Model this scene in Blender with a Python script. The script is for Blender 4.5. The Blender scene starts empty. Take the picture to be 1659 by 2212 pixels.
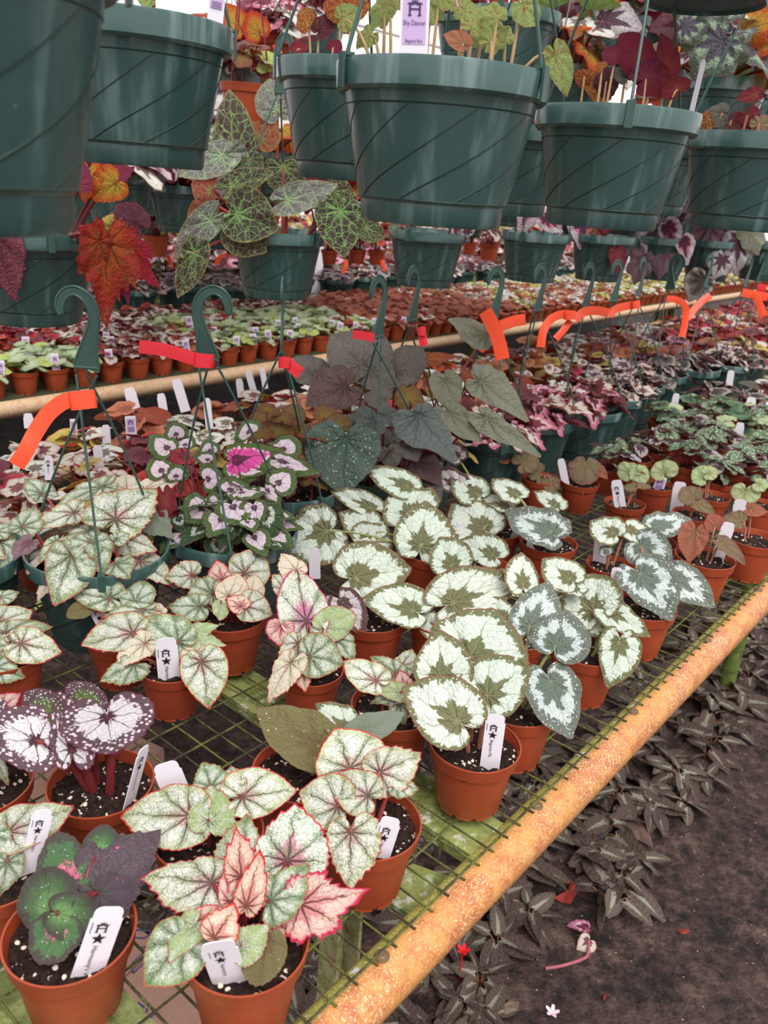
import bpy, bmesh, math, random
import numpy as np
from mathutils import Vector, Matrix, noise
random.seed(7)
SC = bpy.context.scene
COL = SC.collection
R = math.radians

# ------------------------------------------------------------------ camera geometry
FPX = 1780.0
ROLL = R(4.4)
PITCH = R(21.98762)
CX, CY = 829.5, 1106.0
FW = Vector((0, math.cos(PITCH), -math.sin(PITCH)))
UP0 = Vector((0, math.sin(PITCH), math.cos(PITCH)))
RT0 = Vector((1, 0, 0))
CR, SR = math.cos(ROLL), math.sin(ROLL)
ZB = -0.615            # top of the near bench
ZG = -1.38             # dirt floor
EU = Vector((.62722, .77884, 0))   # along the benches
EV = Vector((-.77884, .62722, 0))  # across the benches
UPV = Vector((0, 0, 1))

def ray(x, y):
    dx, dy = x - CX, y - CY
    return FW * FPX + RT0 * (dx * CR + dy * SR) + UP0 * (dx * SR - dy * CR)
def at(x, y, z):
    r = ray(x, y)
    return r * (z / r.z)
def atd(x, y, d):
    return ray(x, y) * (d / FPX)
def onplane(x, y, p, n):
    r = ray(x, y)
    return r * (p.dot(n) / r.dot(n))
def proj(p):
    z = p.dot(FW)
    a, b = FPX * p.dot(RT0) / z, FPX * p.dot(UP0) / z
    return CX + a * CR + b * SR, CY + a * SR - b * CR, z
def puv(u, v, z):
    return EU * u + EV * v + UPV * z

# ------------------------------------------------------------------ object helpers
def link(o, parent=None):
    COL.objects.link(o)
    if parent is not None:
        o.parent = parent
    return o
def tag(o, label=None, cat=None, group=None, kind=None):
    if label: o['label'] = label
    if cat: o['category'] = cat
    if group: o['group'] = group
    if kind: o['kind'] = kind
    return o
def thing(name, loc, label, cat, group=None):
    o = bpy.data.objects.new(name, None)
    o.empty_display_size = 0.02
    o.location = loc
    link(o)
    return tag(o, label, cat, group)
def mesh(name, verts, faces, mats, idx=None, smooth=True, uvs=None, rim=None):
    me = bpy.data.meshes.new(name)
    me.from_pydata([tuple(v) for v in verts], [], faces)
    for m in (mats if isinstance(mats, (list, tuple)) else [mats]):
        me.materials.append(m)
    if idx is not None:
        me.polygons.foreach_set('material_index', idx)
    me.polygons.foreach_set('use_smooth', [smooth] * len(me.polygons))
    if uvs is not None:
        lay = me.uv_layers.new(name='UVMap')
        li = np.zeros(len(me.loops), dtype=np.int32)
        me.loops.foreach_get('vertex_index', li)
        lay.data.foreach_set('uv', np.asarray(uvs, dtype=np.float32)[li].ravel())
    if rim is not None:
        a = me.attributes.new('rim', 'FLOAT', 'POINT')
        a.data.foreach_set('value', np.asarray(rim, dtype=np.float32))
    me.update()
    return me
def obj(name, me, parent=None, loc=None):
    o = bpy.data.objects.new(name, me)
    link(o, parent)
    if loc is not None:
        o.location = loc
    return o
def copy_tree(o, parent=None):
    c = o.copy()
    COL.objects.link(c)
    c.parent = parent
    for ch in o.children:
        copy_tree(ch, c)
    return c

class MB:
    """collects shapes into one mesh"""
    def __init__(s):
        s.v, s.f, s.i = [], [], []
    def add(s, v, f, m=0):
        n = len(s.v)
        s.v += [Vector(p) for p in v]
        s.f += [tuple(k + n for k in q) for q in f]
        s.i += [m] * len(f)
    def box(s, c, ax, ay, az, m=0):
        c = Vector(c)
        v = [c + ax * i + ay * j + az * k for i in (-1, 1) for j in (-1, 1) for k in (-1, 1)]
        s.add(v, [(0, 1, 3, 2), (4, 6, 7, 5), (0, 4, 5, 1), (2, 3, 7, 6), (0, 2, 6, 4), (1, 5, 7, 3)], m)
    def tube(s, pts, rad, seg=8, m=0, cap=True):
        pts = [Vector(p) for p in pts]
        n = len(pts)
        rad = rad if isinstance(rad, (list, tuple)) else [rad] * n
        v = []
        prev = None
        for k in range(n):
            t = (pts[min(k + 1, n - 1)] - pts[max(k - 1, 0)])
            t = t.normalized() if t.length > 1e-9 else Vector((0, 0, 1))
            if prev is None:
                a = t.cross(Vector((0, 0, 1)))
                if a.length < .05: a = t.cross(Vector((1, 0, 0)))
            else:
                a = prev - t * prev.dot(t)
            a.normalize(); prev = a
            b = t.cross(a)
            for q in range(seg):
                w = 2 * math.pi * q / seg
                v.append(pts[k] + (a * math.cos(w) + b * math.sin(w)) * rad[k])
        f = []
        for k in range(n - 1):
            for q in range(seg):
                f.append((k * seg + q, k * seg + (q + 1) % seg, (k + 1) * seg + (q + 1) % seg, (k + 1) * seg + q))
        if cap:
            f.append(tuple(range(seg))[::-1])
            f.append(tuple((n - 1) * seg + q for q in range(seg)))
        s.add(v, f, m)
    def lathe(s, prof, seg=48, m=0, c=(0, 0, 0)):
        c = Vector(c)
        v = [c + Vector((r * math.cos(2 * math.pi * q / seg), r * math.sin(2 * math.pi * q / seg), z)) for r, z in prof for q in range(seg)]
        f = [(k * seg + q, k * seg + (q + 1) % seg, (k + 1) * seg + (q + 1) % seg, (k + 1) * seg + q)
             for k in range(len(prof) - 1) for q in range(seg)]
        s.add(v, f, m)
    def prism(s, outline, o, ax, ay, az, m=0):
        """closed 2D outline extruded along az"""
        o = Vector(o)
        n = len(outline)
        a = [o + ax * x + ay * y for x, y in outline]
        s.add(a + [p + az for p in a], [tuple(range(n))[::-1], tuple(range(n, 2 * n))] + [(k, (k + 1) % n, n + (k + 1) % n, n + k) for k in range(n)], m)
    def build(s, name, mats, parent=None, smooth=True, loc=None):
        return obj(name, s.mesh(name, mats, smooth), parent, loc)
    def mesh(s, name, mats, smooth=True):
        me = mesh(name, s.v, s.f, mats, s.i, smooth)
        if smooth:
            me.set_sharp_from_angle(angle=R(38))
        return me

def bez(p0, p1, p2, n=6):
    return [p0 * ((1 - t) ** 2) + p1 * (2 * t * (1 - t)) + p2 * (t * t) for t in [k / n for k in range(n + 1)]]
def crom(pts, n=5):
    pts = [Vector(p) for p in pts]
    out = []
    for k in range(len(pts) - 1):
        p0, p1, p2, p3 = pts[max(k - 1, 0)], pts[k], pts[k + 1], pts[min(k + 2, len(pts) - 1)]
        for j in range(n):
            t = j / n
            out.append(.5 * ((2 * p1) + (p2 - p0) * t + (2 * p0 - 5 * p1 + 4 * p2 - p3) * t * t + (3 * p1 - p0 - 3 * p2 + p3) * t ** 3))
    out.append(pts[-1])
    return out

# ------------------------------------------------------------------ node helpers
def lin(c):
    o = []
    for x in c[:3]:
        x /= 255.0
        o.append(x / 12.92 if x <= .04045 else ((x + .055) / 1.055) ** 2.4)
    return (*o, 1.0)
class NT:
    def __init__(s, name):
        s.m = bpy.data.materials.new(name)
        s.m.use_nodes = True
        s.t = s.m.node_tree
        s.t.nodes.clear()
        s.out = s.n('ShaderNodeOutputMaterial')
    def n(s, typ, **kw):
        nd = s.t.nodes.new(typ)
        for k, v in kw.items(): setattr(nd, k, v)
        return nd
    def put(s, sock, val):
        if hasattr(val, 'is_linked') or isinstance(val, bpy.types.NodeSocket):
            s.t.links.new(val, sock)
        else:
            sock.default_value = val
    def math(s, op, a, b=0.0, c=0.0, clamp=False):
        nd = s.n('ShaderNodeMath', operation=op, use_clamp=clamp)
        s.put(nd.inputs[0], a); s.put(nd.inputs[1], b); s.put(nd.inputs[2], c)
        return nd.outputs[0]
    def mix(s, f, a, b):
        nd = s.n('ShaderNodeMix', data_type='RGBA')
        s.put(nd.inputs[0], f); s.put(nd.inputs[6], a); s.put(nd.inputs[7], b)
        return nd.outputs[2]
    def step(s, x, lo, hi):
        nd = s.n('ShaderNodeMapRange', interpolation_type='SMOOTHSTEP')
        s.put(nd.inputs[0], x); s.put(nd.inputs[1], lo); s.put(nd.inputs[2], hi)
        return nd.outputs[0]
    def noise(s, vec, scale, detail=3, rough=.6, col=False):
        nd = s.n('ShaderNodeTexNoise')
        if vec is not None: s.put(nd.inputs['Vector'], vec)
        nd.inputs['Scale'].default_value = scale
        nd.inputs['Detail'].default_value = detail
        nd.inputs['Roughness'].default_value = rough
        return nd.outputs['Color' if col else 'Fac']
    def voro(s, vec, scale, feature='F1', rnd=1.0):
        nd = s.n('ShaderNodeTexVoronoi', feature=feature)
        if vec is not None: s.put(nd.inputs['Vector'], vec)
        nd.inputs['Scale'].default_value = scale
        nd.inputs['Randomness'].default_value = rnd
        return nd.outputs['Distance']
    def objco(s, obj_random=False):
        co = s.n('ShaderNodeTexCoord').outputs['Object']
        if obj_random:
            r = s.n('ShaderNodeObjectInfo').outputs['Random']
            c = s.n('ShaderNodeCombineXYZ')
            s.put(c.inputs[0], s.math('MULTIPLY', r, 37.0)); s.put(c.inputs[1], s.math('MULTIPLY', r, 91.0))
            a = s.n('ShaderNodeVectorMath', operation='ADD')
            s.put(a.inputs[0], co); s.put(a.inputs[1], c.outputs[0])
            return a.outputs[0]
        return co
    def bump(s, h, strength=.3, dist=.01):
        nd = s.n('ShaderNodeBump')
        nd.inputs['Strength'].default_value = strength
        nd.inputs['Distance'].default_value = dist
        s.put(nd.inputs['Height'], h)
        return nd.outputs[0]
    def pbr(s, col, rough=.5, normal=None, spec=.5, metal=0.0, coat=0.0, alpha=None):
        b = s.n('ShaderNodeBsdfPrincipled')
        s.put(b.inputs['Base Color'], col); s.put(b.inputs['Roughness'], rough)
        b.inputs['Specular IOR Level'].default_value = spec
        b.inputs['Metallic'].default_value = metal
        b.inputs['Coat Weight'].default_value = coat
        if normal is not None: s.put(b.inputs['Normal'], normal)
        return b.outputs[0]
    def done(s, sh):
        s.t.links.new(sh, s.out.inputs['Surface'])
        return s.m

# ------------------------------------------------------------------ leaf material
def leafmat(name, base, centre, margin, edge, vein, under=(150, 70, 60), r0=.30, r1=.78, jag=.25, star=.25,
            speck=None, speck_amt=.5, speck_scale=42, spots=None, spot_rng=(.55, .95), spot_size=.28, spot_scale=11,
            vein_n=7, vein_w=.011, vein_amt=.85, net=.0, net_col=None, edge_w=.035, centre_amt=1.0,
            rough=.42, trans=.22, soft=.05, hue=.03):
    t = NT(name)
    uv = t.n('ShaderNodeUVMap', uv_map='UVMap').outputs[0]
    rim = t.n('ShaderNodeAttribute', attribute_name='rim').outputs['Fac']
    rnd = t.n('ShaderNodeObjectInfo').outputs['Random']
    sep = t.n('ShaderNodeSeparateXYZ'); t.put(sep.inputs[0], uv)
    x, y = sep.outputs[0], sep.outputs[1]
    off = t.n('ShaderNodeCombineXYZ'); t.put(off.inputs[2], t.math('MULTIPLY', rnd, 19.0))
    va = t.n('ShaderNodeVectorMath', operation='ADD'); t.put(va.inputs[0], uv); t.put(va.inputs[1], off.outputs[0])
    P = va.outputs[0]
    r = t.math('SQRT', t.math('ADD', t.math('MULTIPLY', x, x), t.math('MULTIPLY', y, y)))
    wob = t.math('MULTIPLY', t.math('SUBTRACT', t.noise(P, 5, 2), .5), .35)
    th = t.math('ADD', t.math('ARCTAN2', x, y), wob)
    d = 2 * math.pi / (vein_n + 1.6)
    fr = t.math('SUBTRACT', t.math('FRACT', t.math('ADD', t.math('DIVIDE', th, d), .5)), .5)
    vd = t.math('MULTIPLY', t.math('ABSOLUTE', fr), t.math('MULTIPLY', r, d))     # distance to main vein
    wide = t.math('SUBTRACT', 1.0, t.step(vd, 0.0, .16))
    # pinnate side veins: stripes leaving the main veins
    sv = t.math('SINE', t.math('ADD', t.math('MULTIPLY', r, 42.0), t.math('MULTIPLY', t.math('ABSOLUTE', fr), -16.0)))
    side = t.math('MULTIPLY', t.step(sv, .90, 1.0), t.step(rim, .12, .3))
    streak = t.n('ShaderNodeCombineXYZ')
    t.put(streak.inputs[0], t.math('MULTIPLY', th, 2.6)); t.put(streak.inputs[1], t.math('MULTIPLY', r, 1.4)); t.put(streak.inputs[2], t.math('MULTIPLY', rnd, 31.0))
    n1 = t.noise(streak.outputs[0], 3.2, 4, .65)
    n2 = t.noise(P, 13, 3, .6)
    jagv = t.math('MULTIPLY', t.math('SUBTRACT', t.math('ADD', t.math('MULTIPLY', n1, .65), t.math('MULTIPLY', n2, .35)), .5), jag * 2)
    rn = t.math('ADD', rim, jagv)
    rc = t.math('SUBTRACT', rn, t.math('MULTIPLY', wide, star))
    cf = t.math('MULTIPLY', t.math('SUBTRACT', 1.0, t.step(rc, r0 - soft, r0 + soft)), centre_amt)
    col = t.mix(cf, lin(base), lin(centre))
    col = t.mix(t.step(rn, r1 - soft, r1 + soft), col, lin(margin))
    if speck:
        sp = t.noise(P, speck_scale, 4, .75)
        thr = .62 - .22 * speck_amt
        near = t.math('MULTIPLY', t.math('SUBTRACT', 1.0, t.step(vd, .01, .10)), .10)
        s_ = t.step(t.math('ADD', t.math('ADD', sp, near), t.math('MULTIPLY', t.math('SUBTRACT', t.noise(P, 4, 2), .5), .25)), thr, thr + .08)
        col = t.mix(t.math('MULTIPLY', s_, .85), col, lin(speck))
    if net > 0:
        ve = t.voro(P, 6.5, 'DISTANCE_TO_EDGE')
        col = t.mix(t.math('MULTIPLY', t.math('SUBTRACT', 1.0, t.step(ve, .005, .07)), net), col, lin(net_col or vein))
    if spots:
        dv = t.voro(P, spot_scale)
        lo, hi = spot_rng
        z_ = t.math('MULTIPLY', t.step(rim, lo - .08, lo + .04), t.math('SUBTRACT', 1.0, t.step(rim, hi, hi + .04)))
        col = t.mix(t.math('MULTIPLY', t.math('SUBTRACT', 1.0, t.step(dv, spot_size - .06, spot_size)), z_), col, lin(spots))
    w = t.math('MULTIPLY', t.math('SUBTRACT', 1.15, rim), vein_w)
    vm = t.math('SUBTRACT', 1.0, t.step(vd, t.math('MULTIPLY', w, .5), t.math('MULTIPLY', w, 1.6)))
    vm = t.math('MAXIMUM', vm, t.math('MULTIPLY', side, .45))
    col = t.mix(t.math('MULTIPLY', vm, vein_amt), col, lin(vein))
    col = t.mix(t.step(t.math('ADD', rim, t.math('MULTIPLY', t.math('SUBTRACT', n2, .5), .05)), 1 - edge_w * 1.6, 1 - edge_w * .6), col, lin(edge))
    hs = t.n('ShaderNodeHueSaturation')
    t.put(hs.inputs['Color'], col)
    t.put(hs.inputs['Hue'], t.math('ADD', .5, t.math('MULTIPLY', t.math('SUBTRACT', rnd, .5), hue)))
    rnd2 = t.math('FRACT', t.math('MULTIPLY', rnd, 7.31))
    t.put(hs.inputs['Value'], t.math('ADD', .90, t.math('MULTIPLY', rnd2, .18)))
    col = hs.outputs[0]
    back = t.n('ShaderNodeNewGeometry').outputs['Backfacing']
    ucol = t.mix(t.math('MULTIPLY', vm, .6), lin(under), lin([c * .6 for c in under]))
    fcol = t.mix(back, col, ucol)
    hgt = t.math('ADD', t.math('MULTIPLY', vm, -.6), t.math('MULTIPLY', t.noise(P, 17, 3), .9))
    nrm = t.bump(hgt, .5, .02)
    bs = t.pbr(fcol, rough, nrm, .35)
    tr = t.n('ShaderNodeBsdfTranslucent')
    tc = t.mix(.5, col, ucol)
    t.put(tr.inputs['Color'], tc)
    mx = t.n('ShaderNodeMixShader'); mx.inputs[0].default_value = trans
    t.t.links.new(bs, mx.inputs[1]); t.t.links.new(tr.outputs[0], mx.inputs[2])
    return t.done(mx.outputs[0])

LM = {}
def L(name, *a, **k): LM[name] = leafmat(name, *a, **k)
# silver-pink harlequin rex types of the front rows
L('silver_pink', (240, 242, 230), (238, 178, 192), (206, 215, 172), (206, 64, 70), (88, 66, 66), under=(190, 110, 95), r0=.20, r1=.84, jag=.35, star=.1, speck=(124, 142, 82), speck_amt=.44, speck_scale=52, soft=.14, edge_w=.03, vein_amt=.85, vein_w=.013)
L('silver_green', (232, 238, 222), (212, 214, 198), (158, 180, 124), (194, 92, 82), (82, 84, 70), under=(180, 120, 100), r0=.2, r1=.86, jag=.3, star=.1, speck=(94, 124, 70), speck_amt=.58, speck_scale=52, soft=.12, edge_w=.026, vein_amt=.75, vein_w=.013)
L('cream_pink', (244, 218, 200), (226, 150, 152), (240, 190, 180), (206, 40, 62), (104, 36, 48), under=(190, 90, 90), r0=.22, r1=.8, jag=.2, star=.4, speck=(214, 170, 140), speck_amt=.3, soft=.14, edge_w=.07, vein_n=8, vein_w=.016)
L('pale_cream', (238, 226, 206), (232, 196, 190), (232, 214, 184), (196, 90, 84), (120, 80, 76), under=(190, 110, 95), r0=.2, r1=.86, jag=.2, star=.1, speck=(190, 196, 150), speck_amt=.32, soft=.14, edge_w=.03)
L('fresh_green', (168, 192, 128), (142, 164, 104), (150, 176, 112), (190, 96, 88), (104, 92, 76), under=(170, 110, 90), r0=.2, r1=.86, speck=(228, 236, 214), speck_amt=.4, soft=.12, edge_w=.03, vein_amt=.6)
L('hot_pink_centre', (228, 234, 220), (236, 120, 176), (220, 228, 204), (206, 50, 84), (80, 56, 66), under=(190, 100, 100), r0=.3, r1=.92, jag=.4, star=.12, speck=(120, 146, 100), speck_amt=.42, vein_w=.014, soft=.16, edge_w=.035)
# silver and olive types of the middle
L('silver_olive', (226, 238, 222), (120, 122, 86), (116, 120, 82), (146, 92, 76), (150, 148, 112), under=(150, 110, 70), r0=.22, r1=.86, jag=.38, star=.24, spots=(226, 232, 216), spot_rng=(.82, .95), spot_size=.22, spot_scale=15, soft=.03, edge_w=.022, vein_amt=.6, vein_w=.014, rough=.30)
L('silver_slate', (214, 226, 222), (110, 124, 112), (112, 122, 112), (140, 120, 104), (150, 160, 136), under=(150, 120, 90), r0=.34, r1=.74, jag=.5, star=.2, spots=(228, 236, 228), spot_rng=(.6, .95), spot_size=.25, spot_scale=17, soft=.02, edge_w=.018, vein_amt=.5, rough=.34)
L('silver_mauve', (214, 204, 204), (104, 78, 80), (96, 72, 72), (130, 80, 80), (96, 76, 76), under=(140, 80, 70), r0=.22, r1=.78, jag=.28, star=.2, soft=.03, edge_w=.02)
L('plain_olive', (124, 118, 76), (116, 104, 66), (128, 122, 78), (128, 96, 70), (140, 122, 80), under=(150, 90, 60), r0=.2, r1=.9, spots=(230, 230, 216), spot_rng=(.3, .95), spot_size=.13, spot_scale=8, soft=.1, edge_w=.015, vein_amt=.6)
L('plain_slate', (130, 142, 126), (124, 136, 116), (128, 140, 124), (130, 120, 104), (150, 156, 130), under=(150, 110, 90), r0=.2, r1=.9, spots=(232, 234, 224), spot_rng=(.3, .95), spot_size=.11, spot_scale=8, soft=.1, edge_w=.012, vein_amt=.5, rough=.35)
# baskets
L('pink_green_rim', (232, 214, 224), (72, 60, 62), (74, 106, 48), (78, 40, 48), (146, 96, 126), under=(150, 60, 70), r0=.16, r1=.66, jag=.14, star=.06, spots=(236, 236, 226), spot_rng=(.86, .96), spot_size=.22, spot_scale=19, soft=.025, edge_w=.04, vein_w=.008)
L('magenta_green_rim', (232, 84, 160), (80, 46, 62), (78, 112, 46), (74, 38, 44), (150, 50, 104), under=(170, 60, 80), r0=.17, r1=.68, jag=.14, star=.10, spots=(240, 226, 232), spot_rng=(.62, .74), spot_size=.42, spot_scale=16, soft=.025, edge_w=.04, vein_w=.008)
L('dark_green_rim', (196, 204, 190), (60, 70, 54), (54, 78, 46), (110, 60, 50), (70, 84, 66), under=(110, 60, 50), r0=.2, r1=.52, jag=.32, star=.12, spots=(226, 230, 220), spot_rng=(.6, .95), spot_size=.16, spot_scale=14, soft=.03, edge_w=.025)
L('dark_bronze', (92, 86, 80), (82, 72, 66), (86, 80, 74), (84, 62, 54), (70, 64, 58), under=(120, 46, 40), r0=.2, r1=.85, jag=.3, soft=.2, speck=(118, 124, 100), speck_amt=.05, edge_w=.012, vein_amt=.5, rough=.33, trans=.1)
L('dark_slate', (84, 92, 88), (78, 84, 78), (84, 90, 86), (70, 66, 60), (60, 66, 62), under=(110, 50, 46), r0=.2, r1=.85, soft=.2, edge_w=.01, vein_amt=.55, rough=.32, trans=.08)
L('dark_wine', (92, 68, 66), (84, 54, 54), (88, 64, 62), (90, 50, 46), (64, 48, 48), under=(120, 40, 40), r0=.2, r1=.85, soft=.2, edge_w=.015, vein_amt=.5, rough=.36, trans=.1)
L('spotted_green', (72, 88, 80), (66, 84, 74), (74, 92, 80), (70, 60, 52), (54, 72, 64), under=(110, 60, 50), r0=.2, r1=.9, spots=(172, 194, 168), spot_rng=(.12, .9), spot_size=.21, spot_scale=15, soft=.2, edge_w=.012, rough=.3, trans=.08)
L('olive_leaf', (128, 132, 112), (122, 122, 100), (128, 130, 110), (120, 84, 70), (104, 104, 84), under=(140, 70, 60), r0=.2, r1=.85, soft=.2, edge_w=.012, vein_amt=.5, rough=.35)
L('bronze_round', (116, 84, 48), (128, 104, 50), (108, 76, 46), (110, 50, 36), (150, 126, 60), under=(130, 50, 30), r0=.25, r1=.8, soft=.15, edge_w=.03, vein_amt=.6)
L('red_bronze', (150, 66, 40), (160, 80, 40), (140, 60, 40), (120, 40, 34), (110, 50, 36), under=(170, 60, 40), r0=.2, r1=.8, soft=.2, edge_w=.02)
# dark spotted rex
L('purple_spotted', (238, 232, 234), (84, 50, 58), (104, 82, 86), (110, 56, 76), (96, 56, 74), under=(150, 60, 70), r0=.08, r1=.66, jag=.42, star=.12, spots=(244, 222, 234), spot_rng=(.62, .95), spot_size=.40, spot_scale=11, soft=.02, edge_w=.03, vein_w=.013)
L('purple_green_spotted', (96, 116, 62), (120, 140, 80), (96, 72, 80), (110, 56, 76), (84, 70, 64), under=(150, 60, 70), r0=.2, r1=.6, jag=.2, star=.1, spots=(240, 236, 232), spot_rng=(.3, .94), spot_size=.3, spot_scale=11, soft=.12, edge_w=.03)
L('green_black', (84, 116, 76), (118, 160, 100), (78, 76, 70), (98, 74, 64), (70, 92, 60), under=(150, 70, 60), r0=.34, r1=.72, jag=.3, star=.1, spots=(246, 244, 240), spot_rng=(.2, .8), spot_size=.14, spot_scale=7, soft=.2, edge_w=.018, vein_amt=.4)
L('green_pink_splash', (88, 124, 80), (238, 130, 170), (84, 78, 74), (98, 74, 64), (70, 92, 60), under=(150, 70, 60), r0=.40, r1=.82, jag=.6, star=.0, spots=(246, 240, 240), spot_rng=(.2, .8), spot_size=.14, spot_scale=8, soft=.04, edge_w=.018, vein_amt=.4)
L('black_purple', (86, 72, 80), (84, 78, 78), (80, 66, 72), (92, 70, 72), (70, 58, 66), under=(120, 60, 70), r0=.2, r1=.8, jag=.3, spots=(236, 84, 146), spot_rng=(.2, .8), spot_size=.17, spot_scale=6, soft=.15, edge_w=.015, vein_amt=.4, trans=.06)
L('red_fuzzy', (150, 60, 66), (150, 60, 60), (160, 80, 80), (130, 40, 50), (120, 40, 48), r0=.2, r1=.8)
# right-hand small pots
L('green_silver_dot', (104, 136, 96), (84, 84, 72), (98, 94, 82), (120, 60, 62), (84, 96, 74), under=(150, 60, 66), r0=.18, r1=.84, jag=.3, star=.2, spots=(228, 240, 220), spot_rng=(.15, .85), spot_size=.36, spot_scale=8, soft=.1, edge_w=.03)
L('light_round', (186, 200, 150), (160, 176, 120), (166, 186, 132), (150, 120, 84), (116, 130, 92), under=(160, 120, 90), r0=.25, r1=.85, soft=.15, edge_w=.025, vein_n=9, vein_w=.016, vein_amt=.7)
L('brown_fuzzy', (138, 116, 92), (140, 108, 80), (128, 98, 82), (140, 96, 80), (152, 134, 100), under=(170, 110, 90), r0=.25, r1=.8, soft=.15, speck=(112, 116, 72), speck_amt=.35, speck_scale=20, edge_w=.03, rough=.7)
L('brown_red', (164, 98, 76), (150, 104, 70), (168, 102, 80), (150, 84, 68), (140, 96, 66), under=(180, 100, 80), r0=.25, r1=.8, soft=.15, edge_w=.03, rough=.65)
L('dark_geranium', (86, 116, 84), (60, 72, 60), (104, 140, 98), (70, 84, 66), (64, 84, 60), r0=.4, r1=.8, soft=.15)
# far fillers
L('far_red', (176, 48, 44), (130, 36, 38), (192, 60, 50), (140, 50, 46), (100, 36, 36), under=(170, 60, 50), r0=.3, r1=.7, soft=.2)
L('far_silver', (222, 216, 204), (140, 90, 84), (208, 196, 180), (170, 80, 70), (110, 70, 70), under=(180, 90, 70), r0=.25, r1=.8, jag=.3, star=.3, soft=.06, edge_w=.05)
L('far_white', (232, 232, 224), (130, 120, 104), (216, 218, 202), (170, 130, 110), (120, 110, 100), under=(180, 120, 90), r0=.25, r1=.8, jag=.35, star=.3, soft=.05)
L('far_lime', (196, 212, 120), (178, 200, 104), (190, 206, 124), (170, 150, 90), (150, 170, 90), under=(180, 190, 110), r0=.2, r1=.8, soft=.2, trans=.3)
L('far_mint', (184, 200, 158), (206, 216, 184), (168, 188, 142), (140, 156, 116), (140, 164, 118), under=(178, 190, 150), r0=.4, r1=.8, soft=.2, trans=.25)
L('far_rust', (182, 110, 78), (150, 84, 60), (192, 122, 90), (160, 80, 60), (130, 74, 54), under=(190, 110, 80), r0=.3, r1=.8, soft=.2)
L('far_pink', (234, 196, 206), (128, 50, 72), (206, 120, 146), (130, 50, 66), (110, 56, 70), under=(140, 50, 60), r0=.3, r1=.72, jag=.35, star=.3, soft=.06)
L('far_maroon', (110, 50, 58), (92, 40, 46), (120, 60, 66), (100, 40, 46), (76, 34, 40), under=(150, 44, 50), r0=.3, r1=.8, soft=.2)
L('far_yellow', (188, 178, 88), (150, 120, 60), (200, 170, 96), (170, 90, 60), (140, 110, 60), under=(200, 130, 70), r0=.3, r1=.8, soft=.2)
L('far_dark', (112, 108, 98), (80, 70, 66), (170, 164, 152), (100, 70, 66), (70, 62, 60), under=(130, 70, 64), r0=.35, r1=.75, jag=.35, star=.3, soft=.05)
# hanging plants
L('tortoise', (64, 54, 50), (100, 118, 76), (80, 76, 58), (140, 130, 80), (128, 160, 96), under=(160, 70, 64), r0=.06, r1=.92, net=.95, net_col=(134, 166, 100), soft=.1, edge_w=.03, vein_w=.02)
L('tortoise_silver', (112, 108, 110), (136, 152, 124), (116, 120, 106), (150, 140, 100), (150, 176, 130), under=(160, 90, 80), r0=.06, r1=.92, net=.8, net_col=(160, 184, 140), soft=.1, edge_w=.03, vein_w=.02)
L('tortoise_red', (150, 60, 52), (140, 130, 80), (150, 90, 60), (170, 120, 80), (140, 160, 90), under=(180, 70, 60), r0=.06, r1=.88, net=.8, net_col=(150, 150, 90), soft=.1, edge_w=.03, trans=.4)
L('scarlet', (176, 40, 34), (180, 74, 34), (160, 34, 42), (140, 40, 44), (150, 40, 34), under=(180, 40, 40), r0=.35, r1=.8, jag=.4, star=.3, speck=(150, 92, 50), speck_amt=.12, speck_scale=8, soft=.15, edge_w=.02, trans=.45)
L('orange_yellow', (214, 150, 56), (200, 176, 70), (206, 84, 40), (180, 50, 44), (190, 80, 44), under=(220, 120, 60), r0=.4, r1=.75, jag=.3, star=.2, soft=.15, edge_w=.03, trans=.55)
L('wine', (128, 40, 62), (140, 60, 60), (120, 36, 56), (110, 34, 50), (150, 60, 64), under=(140, 36, 56), r0=.2, r1=.8, soft=.2, edge_w=.02, vein_amt=.6, trans=.3)
L('dark_dotted', (84, 42, 50), (90, 40, 46), (90, 44, 52), (130, 44, 50), (60, 30, 38), under=(140, 40, 50), r0=.2, r1=.9, spots=(214, 150, 172), spot_rng=(.1, .9), spot_size=.2, spot_scale=18, soft=.1, edge_w=.04)
L('lime_red', (158, 174, 104), (178, 186, 116), (150, 168, 98), (170, 140, 90), (150, 176, 100), under=(190, 210, 130), r0=.2, r1=.8, speck=(150, 70, 50), speck_amt=.22, speck_scale=7, soft=.15, edge_w=.02, trans=.35)
L('pink_silver', (214, 132, 166), (110, 52, 72), (218, 206, 208), (160, 60, 96), (96, 44, 64), under=(170, 60, 90), r0=.25, r1=.66, jag=.3, star=.45, soft=.06, edge_w=.02, trans=.3)
L('silver_plum', (188, 182, 182), (92, 62, 74), (170, 160, 162), (110, 60, 76), (86, 60, 70), under=(130, 60, 76), r0=.26, r1=.85, jag=.3, star=.5, soft=.05, edge_w=.02, vein_w=.016)
L('plum_grey', (140, 112, 120), (120, 84, 94), (130, 102, 110), (100, 60, 70), (100, 72, 82), under=(130, 60, 70), r0=.3, r1=.8, soft=.2, edge_w=.015)
L('forest_silver', (150, 172, 146), (92, 84, 98), (88, 96, 84), (120, 56, 62), (90, 84, 96), under=(130, 160, 70), r0=.3, r1=.74, jag=.35, star=.4, soft=.06, edge_w=.02)
L('gold_spotted', (150, 48, 44), (160, 60, 44), (150, 50, 44), (130, 40, 40), (200, 180, 70), under=(170, 60, 50), r0=.2, r1=.9, net=.9, net_col=(206, 186, 76), soft=.1, edge_w=.03, trans=.35)
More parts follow.
